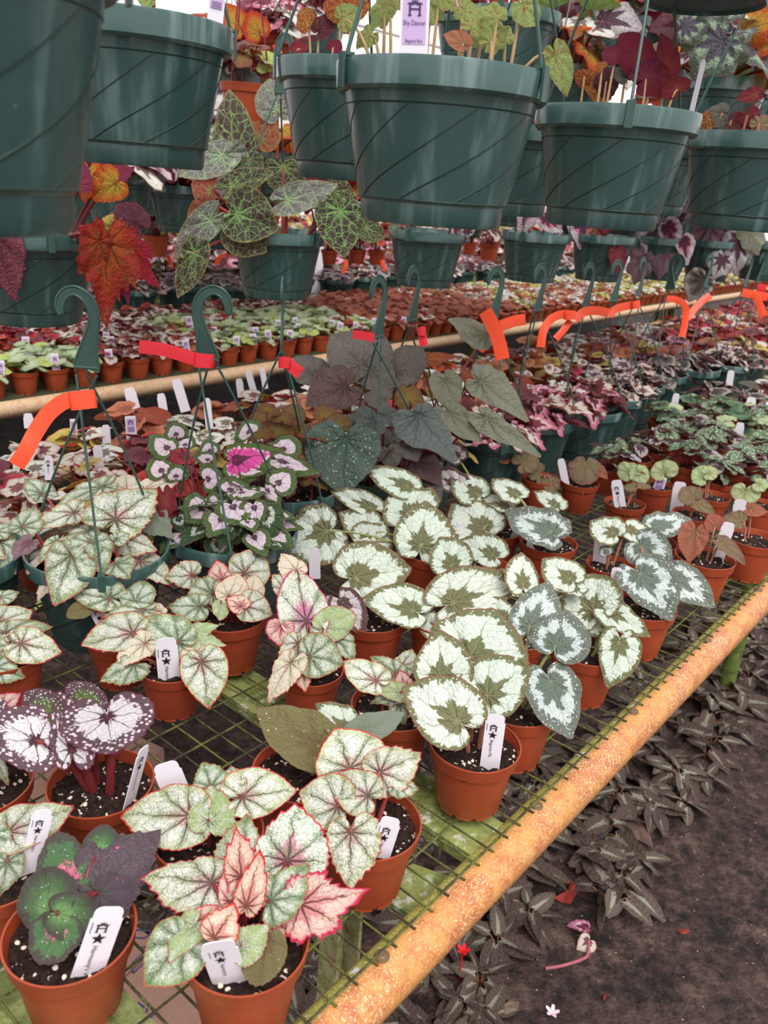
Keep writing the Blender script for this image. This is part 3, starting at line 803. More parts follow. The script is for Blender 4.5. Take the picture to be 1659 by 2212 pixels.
def hook_mesh():
    """flat ribbed plate that narrows and curls into a hook, 0.101 high"""
    ctr = [(0, 0, .030), (.0015, .006, .030), (.003, .016, .024), (.006, .030, .018), (.010, .045, .0135), (.013, .058, .0115), (.0135, .070, .0112), (.010, .081, .011),
           (.002, .0895, .0105), (-.008, .0935, .010), (-.018, .0905, .0098), (-.0245, .083, .0098), (-.0275, .073, .0085), (-.0265, .064, .004)]
    c = crom([Vector((x, y, w)) for x, y, w in ctr], 4)
    Lp, Rp = [], []
    for k, p in enumerate(c):
        d = (c[min(k + 1, len(c) - 1)] - c[max(k - 1, 0)]); d.z = 0; d.normalize()
        q = Vector((-d.y, d.x, 0)) * p.z / 2
        Lp.append(Vector((p.x + q.x, 0, p.y + q.y))); Rp.append(Vector((p.x - q.x, 0, p.y - q.y)))
    m = MB()
    th = Vector((0, .0018, 0))
    n = len(c)
    v = [p + th * s for s in (-.5, .5) for p in Lp + Rp]
    f = []
    for k in range(n - 1):
        f += [(k, k + 1, n + k + 1, n + k), (2 * n + k, 3 * n + k, 3 * n + k + 1, 2 * n + k + 1)]
    m.add(v, f)
    m.tube(Lp, .0019, 6); m.tube(Rp, .0019, 6)
    for k in range(6, n - 6, 5):                       # zigzag ribs
        a, b = (Lp[k], Rp[k + 5]) if (k // 5) % 2 else (Rp[k], Lp[min(k + 5, n - 1)])
        m.tube([a, b], .0012, 5)
    # loops under the plate that take the three wires
    for s in (-1, 1):
        m.tube([Vector((s * .0135 * math.cos(R(a)) * .5 + s * .0068, 0, -.004 + .0065 * math.sin(R(a)))) for a in range(-10, 200, 20)], .0013, 6)
    m.tube([Vector((-.015, 0, .001)), Vector((.015, 0, .001))], .002, 6)
    return m.mesh('hook', HANG)
HOOK = hook_mesh()
def clip_mesh(a):
    m = MB()
    c, s = math.cos(a), math.sin(a)
    rd, tg = Vector((c, s, 0)), Vector((-s, c, 0))
    r0 = .0965
    m.box(rd * (r0 + .0012) + UPV * (BH - .011), rd * .0012, tg * .0045, UPV * .0125)
    m.box(rd * (r0 - .003) + UPV * (BH + .002), rd * .0052, tg * .0045, UPV * .0012)
    m.box(rd * (r0 - .0075) + UPV * (BH - .003), rd * .001, tg * .004, UPV * .005)
    return m.mesh('clip', HANG)
TOP_Z = .243            # foot of the hook plate above the rim
def add_hanger(root, face, off=Vector((0, 0, 0)), spin=0.0, soft=False):
    """three wires from rim clips to the plate, and the hook; face = angle of the hook's flat side"""
    for k in range(3):
        a = spin + k * 2 * math.pi / 3
        cl = obj('rim_clip', clip_mesh(a), root)
        p0 = Vector((math.cos(a) * .0935, math.sin(a) * .0935, BH + .002))
        p2 = Vector((math.cos(face) * (-.013 + .013 * k), math.sin(face) * (-.013 + .013 * k), BH + TOP_Z - .008)) + off
        mid = p0.lerp(p2, .5) + Vector((math.cos(a), math.sin(a), 0)) * (.010 if not soft else .02)
        m = MB(); m.tube(bez(p0, mid, p2, 8), .0017, 7)
        m.build('hanger_wire', HANG, root)
    h = obj('hook', HOOK, root, Vector((0, 0, BH + TOP_Z)) + off)
    h.rotation_euler.z = face
    return h
def basket(rimc, label, leaves=(), stem='r', mat='silver_pink', kind='rex', face=0.0, spin=0.0, hanger=True, tilt=.8, lift=.03, name='hanging_basket', off=(0, 0, 0), group=None, step=.0036, srad=.0021, pull=0.0, rot=None, gs=1.15):
    root = thing(name, rimc - UPV * BH, label, 'plant basket', group)
    b = obj('basket', BASKET, root); b.rotation_euler.z = RG.uniform(0, 6) if rot is None else rot
    obj('soil', BSOIL, root)
    if hanger: add_hanger(root, face, Vector(off), spin)
    if leaves:
        leaf_set(root, rimc.copy(), rimc - UPV * .022, leaves, stem, mat, kind, tilt, lift, .055, srad, step, pull, gs)
    return root

# ------------------------------------------------------------------ foliage of a whole small plant as one mesh
def foliage(mats, kind, n, size, height, spread, seed, stem=STEM_R, seg=26, rings=4, upright=.6, hang=0.0):
    rg = random.Random(seed)
    V, F, I, U, RM = [], [], [], [], []
    allm = [LM[m] for m in mats] + [stem]
    for k in range(n):
        a = 2.399963 * k + rg.uniform(-.4, .4)
        t = math.sqrt((k + .5) / n)
        rr = spread * t * rg.uniform(.75, 1.1)
        z = height * (1 - .55 * t * t) * rg.uniform(.7, 1.1) - hang * t * rg.random()
        B = Vector((math.cos(a) * rr * .75, math.sin(a) * rr * .75, z))
        out = Vector((math.cos(a), math.sin(a), 0))
        s = size * rg.uniform(.65, 1.15)
        y = (out + UPV * rg.uniform(-.5, .25) - UPV * hang * 5 * t).normalized()
        nn = (UPV * upright + out * .55 * t + Vector((rg.uniform(-.4, .4), rg.uniform(-.4, .4), 0))).normalized()
        m = orient(B, y, nn, s * rg.uniform(.85, 1.05) * (.55 if kind in ('wing', 'spear') else .64 if kind == 'oval' else 1), s)
        gv, gf, gu, gr = geo(kind, rg.randrange(4), seg, rings)
        o = len(V)
        V += [m @ p for p in gv]; F += [tuple(q + o for q in f) for f in gf]; I += [k % len(mats)] * len(gf)
        U += gu; RM += gr
        s_ = MB(); s_.tube(bez(Vector((out.x * .006, out.y * .006, 0)), Vector((B.x * .4, B.y * .4, z * .8)), B, 4), .0013 * size / .05, 5)
        o = len(V)
        V += s_.v; F += [tuple(q + o for q in f) for f in s_.f]; I += [len(mats)] * len(s_.f); U += [(0, 0)] * len(s_.v); RM += [0] * len(s_.v)
    return mesh('foliage', V, F, allm, I, True, U, RM)
# ================================================================== FRONT OF THE NEAR BENCH: potted begonias, nearest first
SP, SG, CP, PC, FG, HP = 'silver_pink', 'silver_green', 'cream_pink', 'pale_cream', 'fresh_green', 'hot_pink_centre'
SO, SS, SM = 'silver_olive', 'silver_slate', 'silver_mauve'
hero(152, 2012, 'L', 'dark green and black-purple begonia with pink splashes in the terracotta pot at the front left', [
    (213, 1845, 231, 1786, 66, 'green_black', 'fan'), (152, 1912, 120, 1806, 96, 'green_pink_splash', 'fan'), (205, 1928, 338, 1795, 150, 'black_purple', 'rex'),
    (213, 1930, 268, 1968, 96, 'black_purple', 'fan'), (118, 1985, 60, 1985, 58, 'green_black', 'fan'), (112, 1968, 76, 1888, 106, 'green_black', 'fan'),
    (128, 1995, 85, 2068, 102, 'green_pink_splash', 'fan'), (125, 1972, 212, 1998, 84, 'green_black', 'fan')], 'd', tilt=.8, lift=.016, gs=1.2)
hero(530, 2032, 'L', 'pink-edged silver begonia with young coral-pink leaves in the pot at the front centre', [
    (520, 1867, 535, 1755, 100, SG), (621, 1860, 641, 1734, 150, HP), (457, 1907, 312, 1881, 122, SP), (521, 1896, 517, 1787, 70, CP, 'spear'), (495, 1946, 488, 1867, 42, CP, 'spear'),
    (588, 1993, 652, 2018, 46, CP, 'spear'), (649, 1953, 790, 1930, 128, CP, 'jag'), (584, 1946, 662, 1862, 96, SG), (532, 1957, 566, 1838, 64, CP, 'spear'), (578, 2030, 550, 2122, 88, 'plain_olive', 'fan'),
    (520, 2045, 579, 2000, 72, FG), (430, 1990, 470, 1955, 56, CP), (392, 2030, 318, 2128, 122, SG, 'heart'), (420, 2000, 365, 2073, 64, FG), (463, 2026, 510, 1954, 82, CP, 'spear')], 'd', tilt=.75, lift=.034)
hero(450, 1800, 'L', 'silver-green begonia with faint pink hearts behind the pink-edged one at the front centre', [
    (455, 1700, 440, 1645, 76, SG), (500, 1705, 495, 1650, 72, SP), (524, 1722, 640, 1700, 106, SP, 'heart'), (409, 1762, 264, 1758, 124, SP, 'heart'), (450, 1775, 456, 1692, 96, FG)], 'd', tilt=.8, lift=.03)
hero(796, 1776, 'L', 'tall silver begonia with red-rimmed round leaves by the bench pipe, its soil and label showing', [
    (855, 1697, 905, 1700, 50, SG), (755, 1660, 727, 1572, 142, SP, 'heart'), (820, 1668, 912, 1630, 98, SP), (790, 1763, 765, 1775, 30, FG), (729, 1742, 648, 1710, 106, SP, 'heart'), (794, 1718, 727, 1668, 92, SP, 'heart'), (757, 1797, 752, 1914, 112, SP)], 'r', tilt=.72, lift=.034, srad=.002)
hero(1026, 1607, 'L', 'silver and olive begonia nearest the bench pipe, four broad leaves and a printed label', [
    (1016, 1419, 1064, 1318, 182, SO, 'heart'), (951, 1462, 951, 1366, 108, SO, 'heart'), (1053, 1503, 1132, 1427, 122, SO, 'heart'), (989, 1559, 879, 1487, 126, SO, 'heart')], 'b', tilt=.62, lift=.045, srad=.0022, step=.008)
hero(1118, 1518, 'L', 'slate-green begonia with silver flecks in the pot just behind the corner pot', [
    (1144, 1354, 1185, 1262, 92, SS, 'heart'), (1200, 1396, 1225, 1320, 106, SS, 'heart'), (1189, 1472, 1236, 1582, 108, SS, 'heart')], 'g', tilt=.62, lift=.045, srad=.0021)
hero(1267, 1398, 'L', 'silver begonia with one leaf hanging down over its pot by the pipe', [
    (1280, 1325, 1326, 1362, 70, SO, 'heart'), (1282, 1322, 1222, 1256, 118, SO, 'heart'), (1318, 1322, 1400, 1366, 60, SO, 'heart'), (1337, 1388, 1319, 1475, 78, SO, 'heart')], 'g', tilt=.65, lift=.035, srad=.002)
hero(1388, 1308, 'L', 'silver-streaked begonia reaching out to the right, blank white label in its pot', [
    (1385, 1180, 1442, 1230, 78, SS, 'heart'), (1455, 1250, 1537, 1302, 70, SS, 'heart'), (1383, 1240, 1448, 1324, 104, SS, 'heart')], 'b', tilt=.7, lift=.04, srad=.0024)
hero(1523, 1205, 'L', 'small rust-brown begonia with a drooping fuzzy leaf in a near-bare pot by the pipe', [
    (1545, 1138, 1535, 1108, 44, 'brown_red', 'heart'), (1502, 1150, 1490, 1210, 56, 'brown_red', 'heart'), (1560, 1175, 1610, 1215, 36, 'brown_fuzzy', 'heart')], 'b', tilt=.6, lift=.02)
hero(1625, 1163, 'L', 'small brown begonia in the last terracotta pot along the pipe at the right edge', [
    (1600, 1125, 1565, 1112, 44, 'brown_fuzzy', 'heart'), (1620, 1100, 1657, 1104, 30, 'brown_red', 'heart')], 'b', tilt=.7, lift=.025)
hero(218, 1692, 'L', 'white and purple spotted begonia on hairy red stems in a wide open pot of soil', [
    (190, 1520, 150, 1480, 66, 'purple_green_spotted', 'round'), (105, 1545, 60, 1497, 72, 'purple_green_spotted', 'round'), (250, 1612, 287, 1560, 34, 'red_fuzzy', 'heart'),
    (78, 1600, -8, 1548, 124, 'purple_spotted', 'round'), (153, 1620, 130, 1495, 78, 'purple_spotted', 'rex'), (232, 1548, 242, 1618, 168, 'purple_spotted', 'round')], 'd', tilt=.66, lift=.055, srad=.0036, gs=1.2)
hero(-48, 1692, 'L', 'pink and white begonia cut off by the left edge, beside the spotted one', [(0, 1530, 45, 1498, 44, CP), (-30, 1580, -10, 1500, 80, 'purple_spotted', 'round'), (-20, 1620, 20, 1690, 40, SG)], 'd', tilt=.66, lift=.05)
hero(-8, 1868, 'L', 'pale silver begonia at the left edge with a printed label in front of its leaves', [
    (15, 1805, -25, 1760, 62, SP), (18, 1798, 155, 1737, 96, SP, 'heart'), (-20, 1800, -60, 1880, 90, SG), (16, 1862, 6, 1932, 68, SG)], 'r', tilt=.75, lift=.028)
hero(372, 1438, 'S', 'speckled silver begonia around a large printed label, in the small pot at left centre', [
    (415, 1362, 470, 1348, 36, FG), (412, 1382, 487, 1388, 52, FG), (385, 1387, 312, 1330, 96, SG, 'heart'), (286, 1368, 178, 1388, 80, SP, 'heart'), (290, 1435, 218, 1465, 62, SG), (313, 1390, 250, 1437, 64, PC), (423, 1410, 434, 1452, 60, PC), (435, 1430, 449, 1524, 92, SP, 'heart')], 'r', tilt=.72, lift=.03)
hero(258, 1378, 'S', 'dusky green silver-flecked begonia in the small pot behind the labelled one', [
    (190, 1310, 148, 1330, 38, 'plain_olive', 'fan'), (238, 1292, 149, 1276, 70, SG, 'heart'), (345, 1320, 318, 1298, 28, PC), (292, 1300, 312, 1255, 70, SG, 'fan'), (310, 1318, 225, 1325, 46, SG)], 'r', tilt=.75, lift=.03)
hero(496, 1328, 'L', 'cream and silver begonia with pink young leaves in the pot before the dark basket', [
    (528, 1238, 566, 1188, 84, SP, 'heart'), (480, 1252, 467, 1205, 52, CP), (415, 1243, 357, 1245, 60, SP), (458, 1282, 402, 1302, 70, SG), (430, 1310, 362, 1305, 60, SG), (540, 1287, 552, 1238, 48, PC, 'heart'), (494, 1287, 515, 1236, 64, PC, 'heart'),
    (477, 1305, 477, 1335, 34, FG, 'fan'), (530, 1310, 587, 1325, 68, SP, 'heart'), (520, 1310, 490, 1288, 44, CP)], 'd', tilt=.76, lift=.032)
hero(672, 1446, 'S', 'silver begonia with one tall pink-hearted leaf in the pot at mid left of the mesh', [
    (615, 1272, 588, 1240, 44, SP), (640, 1232, 610, 1190, 56, PC), (725, 1380, 768, 1420, 62, SG), (684, 1378, 668, 1355, 34, CP), (662, 1342, 639, 1222, 100, HP, 'heart'), (700, 1357, 765, 1330, 70, FG, 'fan'),
    (608, 1352, 602, 1394, 60, CP), (645, 1390, 600, 1432, 64, SP), (655, 1448, 660, 1494, 40, CP), (628, 1432, 576, 1508, 64, PC), (669, 1418, 742, 1430, 90, SG, 'heart')], 'd', tilt=.7, lift=.032)
hero(852, 1525, 'L', 'dusty silver begonia with a curled yellowing leaf, left of the four-leaved olive one', [
    (868, 1440, 890, 1398, 48, SP), (855, 1455, 803, 1415, 58, SG), (862, 1520, 876, 1566, 40, SG), (870, 1500, 800, 1516, 40, SG), (875, 1485, 862, 1445, 44, CP), (868, 1495, 796, 1474, 40, FG), (812, 1470, 748, 1420, 82, SP, 'heart')], 'r', tilt=.75, lift=.026)
hero(652, 1664, 'L', 'plain olive-leaved begonia with white flecks in the half-hidden pot at centre', [
    (745, 1575, 690, 1518, 74, SO, 'heart'), (775, 1582, 872, 1536, 62, 'plain_slate', 'heart'), (690, 1612, 558, 1527, 116, 'plain_olive', 'heart')], 'g', tilt=.72, lift=.03)
hero(803, 1330, 'L', 'silver and olive begonia with a mauve young leaf, left of the middle cluster', [
    (768, 1248, 880, 1226, 118, SO, 'heart'), (720, 1300, 705, 1330, 40, SM), (740, 1302, 786, 1367, 66, SM, 'heart'), (893, 1320, 790, 1292, 84, SO, 'heart')], 'g', tilt=.7, lift=.04, srad=.002)
hero(958, 1335, 'L', 'broad-leaved silver and olive begonia at the heart of the middle cluster', [
    (955, 1362, 900, 1325, 52, SO, 'heart'), (1090, 1335, 1008, 1288, 64, SO, 'heart'), (978, 1303, 1112, 1254, 108, SO, 'heart')], 'g', tilt=.74, lift=.045, srad=.002, step=.006)
hero(1108, 1366, 'L', 'silver begonia on two long pale stems behind the corner pots', [
    (1130, 1262, 1130, 1194, 64, SO, 'heart'), (1240, 1272, 1172, 1240, 48, SO, 'heart'), (1232, 1250, 1178, 1204, 74, SO, 'heart')], 'g', tilt=.72, lift=.05, srad=.002)
hero(932, 1190, 'L', 'silver and olive begonia standing tall at the back left of the middle cluster', [
    (880, 1050, 798, 1008, 58, SO, 'heart'), (800, 1097, 720, 1060, 44, SO, 'heart'), (890, 1110, 850, 1060, 112, SO, 'heart'), (800, 1150, 738, 1104, 72, SO, 'heart'), (787, 1172, 846, 1146, 82, SO, 'heart'), (705, 1147, 612, 1180, 118, SO, 'heart'), (908, 1180, 922, 1085, 110, SO, 'heart')], 'g', tilt=.66, lift=.035, srad=.002)
hero(1048, 1232, 'L', 'smaller-leaved silver begonia in the middle of the cluster', [
    (1065, 1200, 996, 1167, 64, SO, 'heart'), (1115, 1265, 1058, 1230, 52, SO, 'heart'), (975, 1222, 950, 1160, 78, SO, 'heart')], 'g', tilt=.7, lift=.032, srad=.0018)
hero(1070, 1142, 'L', 'silver begonia with one big rounded leaf at the back of the middle cluster', [
    (985, 985, 935, 948, 58, SM, 'heart'), (925, 1012, 888, 984, 60, SS, 'heart'), (985, 1047, 913, 1012, 54, SM, 'heart'), (1030, 1066, 983, 1024, 68, SO, 'heart'), (1090, 1095, 1040, 1068, 44, SO, 'heart'), (1045, 1142, 985, 1084, 112, SO, 'heart')], 'g', tilt=.7, lift=.035, srad=.002)
hero(1184, 1172, 'L', 'silver-splashed begonia on thick green stems in the pot right of the middle cluster', [
    (1115, 1068, 1070, 1030, 64, SO, 'heart'), (1200, 1092, 1158, 1058, 44, SO, 'heart'), (1190, 1150, 1102, 1098, 98, SS, 'heart')], 'g', tilt=.78, lift=.045, srad=.0026)
hero(1320, 1222, 'S', 'young silver begonia with a cupped leaf showing its rusty underside, blank label beside', [
    (1310, 1195, 1297, 1180, 26, SS, 'heart'), (1360, 1143, 1402, 1176, 48, SO, 'heart'), (1326, 1152, 1280, 1122, 66, SO, 'heart')], 'b', tilt=.75, lift=.035)
hero(1413, 1172, 'S', 'silver begonia with a single wide saucer leaf above the pot', [(1420, 1137, 1488, 1114, 64, SS, 'heart'), (1432, 1180, 1455, 1185, 20, 'brown_fuzzy', 'oval')], 'b', tilt=.85, lift=.03)
hero(1350, 1088, 'S', 'small yellow-brown begonia beside a printed label', [(1370, 1055, 1345, 1050, 34, 'brown_fuzzy', 'heart'), (1385, 1052, 1407, 1050, 26, 'brown_fuzzy', 'heart')], 'b', tilt=.85, lift=.025)
hero(1253, 1042, 'S', 'lone brown-green fuzzy begonia in the open pot set apart on the mesh', [(1245, 1008, 1235, 995, 34, 'brown_fuzzy', 'heart'), (1290, 1010, 1312, 1032, 24, 'brown_red', 'heart'), (1265, 1000, 1258, 1042, 60, 'brown_fuzzy', 'fan')], 'b', tilt=.7, lift=.028)
hero(1497, 1112, 'S', 'grey-brown begonia in the small pot behind the rust-brown one', [(1500, 1085, 1545, 1110, 28, 'brown_fuzzy', 'heart'), (1497, 1075, 1475, 1050, 50, 'brown_fuzzy', 'heart')], 'b', tilt=.7, lift=.02)
hero(1415, 1048, 'S', 'light green round-leaved begonia with a lilac label', [(1360, 1020, 1340, 1000, 44, 'light_round', 'round'), (1380, 1020, 1395, 1040, 40, 'light_round', 'round'), (1435, 1020, 1425, 995, 54, 'light_round', 'round')], 'b', tilt=.65, lift=.03)
hero(1535, 1072, 'S', 'yellow-green round-leaved begonia behind the brown ones', [(1520, 1030, 1500, 1012, 50, 'light_round', 'round'), (1530, 1022, 1550, 1015, 34, 'light_round', 'round')], 'b', tilt=.65, lift=.03)
hero(1640, 1090, 'S', 'light green begonia with a fan-veined leaf at the right edge', [(1610, 1060, 1600, 1085, 56, 'light_round', 'round'), (1640, 1045, 1660, 1050, 40, 'light_round', 'round')], 'b', tilt=.65, lift=.03)
hero(1168, 1034, 'S', 'red-brown and fuzzy begonia leaning out of a small pot with a blank label', [(1175, 1035, 1195, 1050, 36, 'brown_fuzzy', 'heart'), (1165, 1020, 1140, 1012, 40, 'brown_fuzzy', 'heart'), (1190, 1040, 1200, 1065, 34, 'brown_fuzzy', 'heart'), (1105, 985, 1085, 965, 50, 'brown_red', 'heart'), (1130, 1000, 1160, 985, 50, 'brown_fuzzy', 'round')], 'b', tilt=.7, lift=.03)
hero(5, 1408, 'L', 'speckled silver begonia with stacked leaves at the left edge', [
    (0, 1290, 40, 1274, 38, SG), (-5, 1345, 68, 1315, 70, SP, 'heart'), (12, 1366, 112, 1352, 42, SG, 'heart'), (20, 1395, 5, 1442, 42, SG), (-10, 1440, 52, 1462, 54, SG), (45, 1390, 130, 1405, 78, SP, 'heart')], 'r', tilt=.75, lift=.03)

# ------------------------------------------------------------------ plant labels in the front pots
plant_label((358, 1378), (366, 1470), 46, 'printed white label standing upright in the speckled pot at left centre', "Harmony's H", ZS)
plant_label((202, 1305), (216, 1356), 29, 'printed white label half behind the dusky green leaves', "Harmony's", ZS)
plant_label((312, 1613), (283, 1748), 26, 'narrow turned printed label in the spotted begonia pot', "Harmony's Pr", ZL, turn=50)
plant_label((355, 1648), (372, 1735), 56, 'blank white label left of the pink-hearted leaves, near the spotted begonia', None, ZL)
plant_label((94, 1749), (60, 1895), 42, 'printed white label at the left edge of the bench', "Harmony's", ZL)
plant_label((240, 1959), (191, 2118), 68, 'large printed label in the dark green begonia pot at the front left', "Harmony's Wind's D", ZL)
plant_label((468, 2034), (500, 2126), 76, 'printed label in the coral-pink begonia pot at the front centre', 'Harmony', ZL, lean=12, mk=.74)
plant_label((846, 1766), (822, 1872), 46, 'printed label in the pot of red-rimmed leaves by the pipe', 'Harmony', ZL)
plant_label((1073, 1544), (1057, 1660), 42, 'printed label in the corner pot of silver and olive leaves', 'Begonia Ma', ZL)
plant_label((679, 1185), (680, 1235), 24, 'blank white label left of the widest silver leaf', None, ZS)
plant_label((1332, 1226), (1335, 1312), 24, 'tall blank white label in the pot of the silver-streaked begonia', None, ZL)
plant_label((1301, 1141), (1293, 1216), 28, 'faded white label behind the cupped leaf', None, ZS)
plant_label((1331, 1037), (1341, 1100), 24, 'printed label in the yellow-brown begonia pot', 'Begonia Ra', ZS)
plant_label((1211, 991), (1206, 1048), 16, 'blank white label beside the lone fuzzy begonia', None, ZS)
plant_label((1470, 1041), (1462, 1095), 27, 'blank white label beside the grey-brown begonia', None, ZS)
plant_label((1600, 1079), (1594, 1136), 27, 'blank white label in the last pot at the right edge', None, ZL)
plant_label((1576, 1129), (1558, 1207), 26, 'blank white label leaning in the rust-brown begonia pot', None, ZL)
plant_label((1430, 1030), (1421, 1060), 22, 'lilac printed label in the light green begonia pot', None, ZS, lilac=True)
plant_label((1131, 1120), (1131, 1170), 18, 'blank white label under the silver-splashed leaf', None, ZL)
plant_label((994, 1130), (993, 1170), 16, 'blank white label between the silver leaves at the back of the cluster', None, ZL)
plant_label((1226, 1412), (1224, 1450), 16, 'blank label tip between slate leaf and hanging leaf', None, ZL)
plant_label((818, 1050), (816, 1100), 26, 'blank white label below the dark spotted leaf', None, ZL)
plant_label((1125, 965), (1118, 1000), 26, 'blank white label in the red-brown begonia pot', None, ZS)
plant_label((860, 1235), (855, 1275), 11, 'narrow edge-on white label beside the widest silver leaf', None, ZL)
plant_label((1139, 1172), (1132, 1205), 12, 'pointed white label at the back of the middle cluster', None, ZL)

# lichened perlite lumps lying on the soil of the front left pot
for k, (x, y, s) in enumerate([(100, 2098, 13), (132, 2096, 10), (80, 2110, 9), (160, 2088, 8), (66, 2075, 6), (118, 2078, 8), (92, 2070, 7), (158, 2100, 9)]):
    p = at(x, y, ZL)
    m = MB()
    r_ = s * .5 * p.length / FPX
    pts = []
    for i in range(5):
        for j in range(8):
            th_, ph_ = math.pi * (i + .5) / 5, 2 * math.pi * j / 8
            d_ = Vector((math.sin(th_) * math.cos(ph_), math.sin(th_) * math.sin(ph_), math.cos(th_) * .8))
            pts.append(d_ * r_ * (1 + .3 * noise.noise(d_ * 2 + Vector((k, 0, 0)))))
    m.add(pts, [(i * 8 + j, i * 8 + (j + 1) % 8, (i + 1) * 8 + (j + 1) % 8, (i + 1) * 8 + j) for i in range(4) for j in range(8)] + [tuple(range(8))[::-1], tuple(32 + j for j in range(8))])
    o = m.build('perlite_lump', PERLITE, None, True, p + UPV * r_ * .5)
    tag(o, 'yellowish perlite lump on the dark soil of the front left pot', 'perlite', 'perlite lumps in the front left pot')

# ================================================================== BASKETS STANDING ALONG THE NEAR BENCH
def bpos(u, v): return puv(u, v, ZB + BH + .003)
BB = {}
basket(at(211, 1181, ZB + BH), 'green basket of silver-pink leaves at the left of the bench, orange tape on its hanger', [
    (310, 1170, 292, 1140, 42, FG), (90, 1067, 60, 1030, 54, SG), (275, 1057, 270, 1018, 72, PC, 'rex'), (312, 1057, 394, 1026, 46, PC), (220, 1052, 125, 1086, 48, SG), (320, 1110, 366, 1150, 62, 'plain_slate'), (240, 1127, 122, 1142, 42, SG), (190, 1120, 150, 1122, 28, 'red_bronze'),
    (48, 1138, 70, 1093, 58, SG), (160, 1107, 83, 1134, 48, SP), (63, 1172, 30, 1202, 48, 'plum_grey'), (190, 1147, 125, 1177, 36, SG), (122, 1170, 88, 1202, 40, SG), (250, 1122, 330, 1048, 114, SP, 'rex'), (197, 1172, 221, 1227, 72, SG, 'heart'), (155, 1200, 124, 1289, 84, SG, 'heart'), (252, 1165, 275, 1150, 40, SG)],
    'r', SP, face=0.0, spin=R(-68), tilt=.8, lift=.028, off=(.0, .0, 0), gs=1.28)
BB2 = [(380, 940, 372, 911, 42), (540, 933, 524, 909, 54), (455, 975, 444, 949, 40), (400, 962, 410, 938, 40), (363, 968, 330, 936, 54), (610, 972, 626, 938, 62), (350, 1018, 334, 984, 48), (450, 994, 420, 984, 30), (380, 1030, 380, 1002, 44),
    (530, 1017, 576, 1015, 32), (607, 995, 684, 1017, 40), (508, 993, 611, 971, 72, 'magenta_green_rim', 'wing'), (448, 1036, 484, 1030, 54), (455, 1090, 463, 1062, 32), (600, 1044, 634, 1015, 54), (496, 1060, 534, 1042, 52), (577, 1058, 606, 1088, 42), (355, 1075, 366, 1142, 34, 'wine', 'heart'),
    (385, 1120, 396, 1144, 42, 'dark_green_rim'), (490, 1122, 485, 1150, 44, 'dark_green_rim', 'round'), (510, 1138, 510, 1170, 40, 'dark_green_rim', 'round'), (455, 1137, 464, 1174, 54, 'dark_green_rim', 'round'), (473, 1174, 480, 1206, 50, 'dark_green_rim', 'round'), (570, 1107, 590, 1157, 58, 'dark_green_rim', 'rex'), (438, 1098, 404, 1122, 66), (549, 1095, 562, 1135, 50), (503, 1093, 527, 1130, 68)]
basket(at(503, 1140, ZB + BH), 'green basket of pink and white begonia with green leaf rims, red tape on its hanger', [(*l, 'pink_green_rim', 'rex') if len(l) == 5 else l for l in BB2],
    'd', 'pink_green_rim', face=math.pi, spin=R(40), tilt=.62, lift=.035, off=(-.034, .0, 0), srad=.0015, step=.0026, gs=1.34)
bz = [(566, 902), (632, 895), (700, 893), (618, 914), (728, 916), (655, 932), (668, 970), (590, 920), (672, 1025), (604, 930), (690, 930), (640, 960), (610, 900), (575, 880), (560, 935)]
basket(puv(.905, .945, ZB + BH + .003), 'green basket of small round bronze begonia leaves left of the dark-leaved basket', [(x + 2, y + 6, x + RG.uniform(-14, 14), y - 16 + RG.uniform(-4, 8), 46, 'bronze_round', 'round') for x, y in bz], 'd', 'bronze_round', face=R(95), spin=R(75), off=tuple(EU * -.055 - EV * .04), tilt=.6, lift=.06, srad=.0014, step=.003, gs=1.3)
DB, DW, DS, OL = 'dark_bronze', 'dark_wine', 'dark_slate', 'olive_leaf'
basket(puv(1.085, .875, ZB + BH + .003), 'green basket of large dark bronze pointed begonia leaves at the centre of the bench', [
    (680, 807, 640, 766, 68, DB, 'heart'), (1025, 825, 998, 785, 34, 'red_bronze', 'wing'), (915, 774, 987, 765, 32, 'red_bronze', 'wing'), (1050, 724, 973, 677, 60, OL, 'wing'), (853, 805, 906, 744, 88, DB, 'heart'), (781, 788, 720, 718, 124, DB, 'heart'), (800, 800, 842, 846, 70, DB, 'heart'), (885, 862, 880, 828, 54, 'bronze_round', 'round'), (830, 862, 788, 850, 48, DB, 'heart'),
    (745, 837, 666, 867, 94, DW, 'heart'), (962, 822, 986, 882, 58, OL, 'heart'), (1038, 825, 1142, 894, 78, OL, 'wing'), (972, 892, 1037, 947, 54, OL, 'heart'), (1050, 902, 1167, 977, 50, OL, 'wing'), (770, 917, 723, 900, 48, DS, 'heart'), (830, 897, 877, 912, 44, DS, 'heart'), (885, 965, 902, 992, 48, DB, 'heart'), (840, 975, 850, 1012, 44, DB, 'heart'),
    (808, 909, 778, 934, 68, DS, 'heart'), (904, 898, 987, 981, 100, DS, 'wing'), (747, 950, 745, 1056, 138, 'spotted_green', 'heart')], 'd', DB, face=R(60), spin=R(20), off=tuple(EU * -.05), tilt=.62, lift=.10, srad=.0022, step=.0045, gs=1.2)
basket(at(-115, 1190, ZB + BH), 'green basket mostly cut off by the left edge of the photo', [(0, 1170, 28, 1232, 62, SG), (-10, 1150, 24, 1128, 50, SG), (-30, 1190, 10, 1200, 50, SP)], 'r', SP, hanger=False, tilt=.8, lift=.03)

